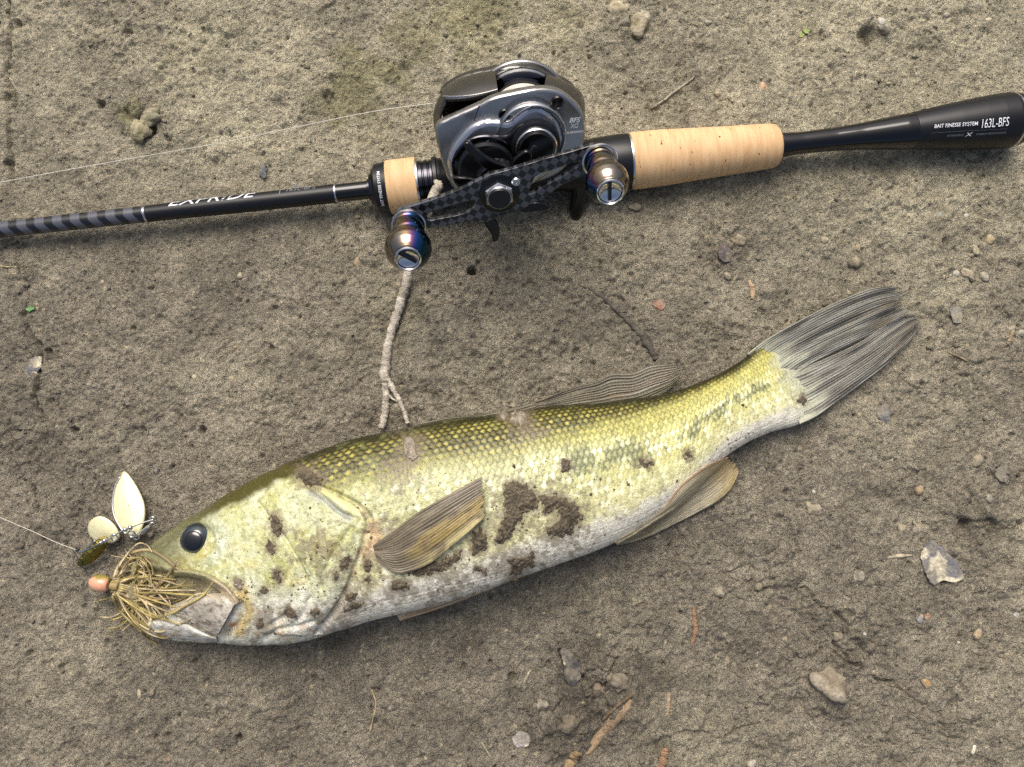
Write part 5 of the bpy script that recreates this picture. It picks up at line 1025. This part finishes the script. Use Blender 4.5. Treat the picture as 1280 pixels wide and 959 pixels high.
flake([(364, 237), (372, 230), (378, 238), (372, 246)], 0.001, (96, 98, 104), 'small dark stone chip just above the rod blank', 'stone chip', seed=10)
flake([(324, 218), (328, 206), (333, 208), (331, 222)], 0.0014, (84, 92, 98), 'narrow dark slate sliver above the rod lettering', 'stone chip', seed=11)
flake([(700, 812), (712, 812), (722, 826), (726, 846), (716, 858), (706, 848), (704, 830)], 0.0016, (70, 70, 71), 'dark shiny stone wedged in the churned mud', 'stone', seed=12, cream=0.05, name='dark_stone')
flake([(640, 922), (652, 914), (662, 920), (660, 932), (646, 934)], 0.0012, (150, 144, 140), 'pale quartz chip in the wet mud', 'stone chip', seed=13, cream=0.15)
flake([(900, 308), (906, 302), (912, 308), (914, 324), (906, 328), (898, 320)], 0.0025, (96, 88, 86), 'dark purple-grey stone on the mud between the grip and the tail', 'stone', seed=14, name='dark_stone')
flake([(1008, 42), (1003, 38), (1006, 36), (1012, 38)], 0.0008, (136, 160, 70), 'tiny bright green leaf scrap on the mud above the butt', 'leaf', name='leaf_scrap', seed=15)
flake([(1000, 41), (1004, 43), (1003, 46), (999, 45)], 0.0008, (130, 154, 66), 'second tiny green leaf scrap beside the first', 'leaf', name='leaf_scrap', seed=16)
flake([(32, 386), (40, 383), (43, 386), (36, 389)], 0.0008, (110, 150, 96), 'tiny dull green leaf scrap at the left cracks', 'leaf', name='leaf_scrap', seed=17)
flake([(443, 270), (447, 268), (450, 271), (446, 273)], 0.0006, (186, 184, 60), 'tiny yellow leaf scrap under the rod blank near the cork ring', 'leaf', name='leaf_scrap', seed=18)
flake([(816, 380), (824, 374), (832, 380), (826, 388)], 0.0008, (142, 98, 80), 'reddish bark flake beside the dark decayed stem', 'bark', name='bark_flake', seed=19)
PEB = [(1040, 859, 50, 40, (132, 120, 100), 'large brown clod of earth at the crack below the slate stone', 'clod'), (1127, 661, 12, 11, (166, 152, 124), 'tan pebble on the mud above the pale straw', 'pebble'), (1150, 774, 11, 10, (150, 152, 156), 'pale grey pebble touching an orange one', 'pebble'),
       (1159, 771, 10, 9, (168, 118, 84), 'orange-brown pebble touching a pale grey one', 'pebble'), (1158, 854, 13, 13, (176, 130, 62), 'ochre yellow pebble right of the large clod', 'pebble'), (1270, 768, 11, 9, (196, 194, 184), 'white pebble at the right below the slate stone', 'pebble'),
       (1222, 793, 14, 11, (182, 158, 118), 'flat tan pebble below the white pebble', 'pebble'), (1074, 721, 18, 14, (104, 108, 96), 'dark greenish pebble left of the slate stone', 'pebble'), (1015, 636, 20, 18, (146, 136, 112), 'rounded clod below the anal fin tip', 'clod'),
       (1149, 613, 12, 11, (188, 156, 116), 'peach pebble above the slate stone', 'pebble'), (1236, 623, 11, 11, (160, 156, 146), 'grey pebble beside the dark hollow', 'pebble'), (1222, 576, 17, 12, (172, 158, 132), 'flat beige pebble above the grey one', 'pebble'),
       (1237, 300, 13, 13, (164, 140, 96), 'tan pebble, highest of the group beyond the tail', 'pebble'), (1220, 313, 16, 8, (184, 172, 140), 'flat beige pebble in the group beyond the tail', 'pebble'), (1195, 341, 10, 9, (210, 206, 194), 'small white pebble in the group beyond the tail', 'pebble'),
       (1210, 343, 17, 13, (140, 118, 94), 'brown pebble beside the small white one', 'pebble'), (1231, 346, 12, 13, (128, 124, 116), 'grey pebble beside the brown one', 'pebble'), (1264, 411, 13, 8, (178, 166, 140), 'beige flat pebble near the teal one', 'pebble'), (1275, 416, 11, 11, (102, 118, 116), 'teal-grey pebble at the frame edge', 'pebble'),
       (1208, 270, 7, 9, (214, 212, 204), 'tiny white upright pebble below the butt', 'pebble'), (1175, 269, 8, 8, (182, 186, 190), 'tiny pale blue-grey pebble below the butt', 'pebble'), (1070, 328, 16, 15, (112, 96, 78), 'dark brown clod above the tail fin', 'clod'), (1072, 311, 8, 7, (172, 138, 116), 'pinkish pebble just above the dark brown clod', 'pebble'),
       (795, 259, 18, 12, (126, 120, 104), 'grey clod below the reel knob', 'clod'), (1102, 27, 10, 11, (196, 194, 190), 'white pebble beside the dark pit', 'pebble'), (1106, 34, 16, 14, (88, 88, 88), 'dark grey pebble under the white one', 'pebble'), (953, 109, 12, 11, (196, 138, 104), 'orange-pink pebble above the gloss tube', 'pebble'),
       (897, 117, 12, 11, (146, 122, 100), 'brown pebble above the rear cork grip', 'pebble'), (1235, 25, 8, 8, (200, 194, 178), 'pale pebble above the butt', 'pebble'), (1183, 19, 14, 9, (92, 92, 96), 'dark flat pebble near the top above the butt', 'pebble'), (1144, 70, 9, 7, (86, 86, 90), 'dark pebble between the pit and the butt', 'pebble'),
       (885, 28, 9, 7, (90, 90, 94), 'dark pebble on the mud far above the rear grip', 'pebble'), (908, 20, 6, 6, (186, 180, 150), 'tiny cream pebble beside a dark one', 'pebble'), (748, 858, 20, 20, (140, 124, 106), 'brownish clod in the churned mud by the bark strip', 'clod'), (772, 852, 28, 22, (130, 118, 100), 'lumpy clod beside the splinter', 'clod'),
       (712, 905, 26, 22, (116, 104, 86), 'dark clod left of the bark strip', 'clod'), (680, 880, 17, 14, (84, 80, 76), 'dark wet pebble left of the bark strip', 'pebble'), (899, 741, 13, 13, (150, 140, 120), 'grey-tan clod on the crack below the belly', 'clod'), (948, 733, 11, 11, (152, 140, 114), 'tan clod on the right half of the crack', 'clod'),
       (1047, 796, 13, 13, (142, 130, 108), 'small clod at the top of the long crack', 'clod'), (940, 955, 14, 10, (206, 194, 178), 'whitish chip at the lower frame edge', 'stone chip'), (174, 868, 12, 6, (196, 180, 152), 'pale curled shell bit on the mud below the jaw', 'shell'), (190, 866, 9, 7, (150, 138, 116), 'small clod beside the pale shell bit', 'clod'),
       (210, 950, 10, 7, (138, 106, 84), 'reddish crumb at the lower edge of the mud', 'clod'), (175, 163, 30, 22, (150, 144, 104), 'algae-green lump of mud overhanging a small pit', 'clod'), (188, 148, 20, 26, (134, 130, 104), 'grey-green lump of mud beside the overhanging one', 'clod'),
       (300, 345, 7, 9, (206, 194, 160), 'small cream chip below the blank', 'stone chip'), (446, 328, 8, 12, (186, 158, 124), 'tan chip left of the forked twig', 'stone chip'), (128, 353, 7, 5, (196, 180, 150), 'tiny cream chip left on the mud', 'stone chip'), (243, 472, 7, 7, (196, 184, 154), 'tiny cream chip in the plain mud', 'stone chip'),
       (126, 593, 4.5, 4.5, (214, 208, 196), 'tiny white grit beside the willow blade', 'grit'), (294, 434, 7, 6, (200, 172, 120), 'tiny ochre chip in the plain mud', 'stone chip'), (195, 588, 9, 9, (76, 84, 100), 'dark blue chip right of the long blade', 'stone chip'), (188, 669, 9, 10, (160, 156, 146), 'grey crumb under the lure swivel', 'clod'),
       (1017, 615, 6, 4, (220, 214, 196), 'tiny white grit below the anal fin', 'grit'), (1081, 793, 5, 5, (214, 210, 200), 'tiny white grit left of the grey and orange pebbles', 'grit'), (1198, 803, 5, 5, (196, 190, 170), 'tiny pale grit near the flat tan pebble', 'grit'), (800, 30, 34, 26, (150, 138, 106), 'tan clod at the top above the reel', 'clod'), (772, 12, 26, 22, (158, 146, 112), 'pale clod at the top edge', 'clod'),
       (1000, 560, 9, 9, (134, 122, 102), 'small clod between the tail and the anal fin', 'clod'), (910, 345, 12, 9, (148, 136, 112), 'small flat clod below the dark purple-grey stone', 'clod'), (925, 300, 22, 14, (142, 130, 106), 'flat brown clod right of the dark purple-grey stone', 'clod'), (1030, 300, 12, 9, (140, 128, 104), 'small clod above the tail tip', 'clod')]
for (a, b2_, w2, h2, c2, lb2, ct2) in PEB:
    pebble(a, b2_, w2, h2, c2, lb2, ct2, ang=(a * 0.37) % 3, zf=0.7 if ct2 != 'clod' else 0.75, jit=0.24 if ct2 == 'clod' else 0.22, emb=0.52, sub=3 if w2 > 16 else 2, name={'clod': 'earth_clod', 'stone chip': 'stone_chip', 'shell': 'shell_bit', 'grit': 'grit'}.get(ct2, 'pebble'), facet=(ct2 == 'stone chip'))
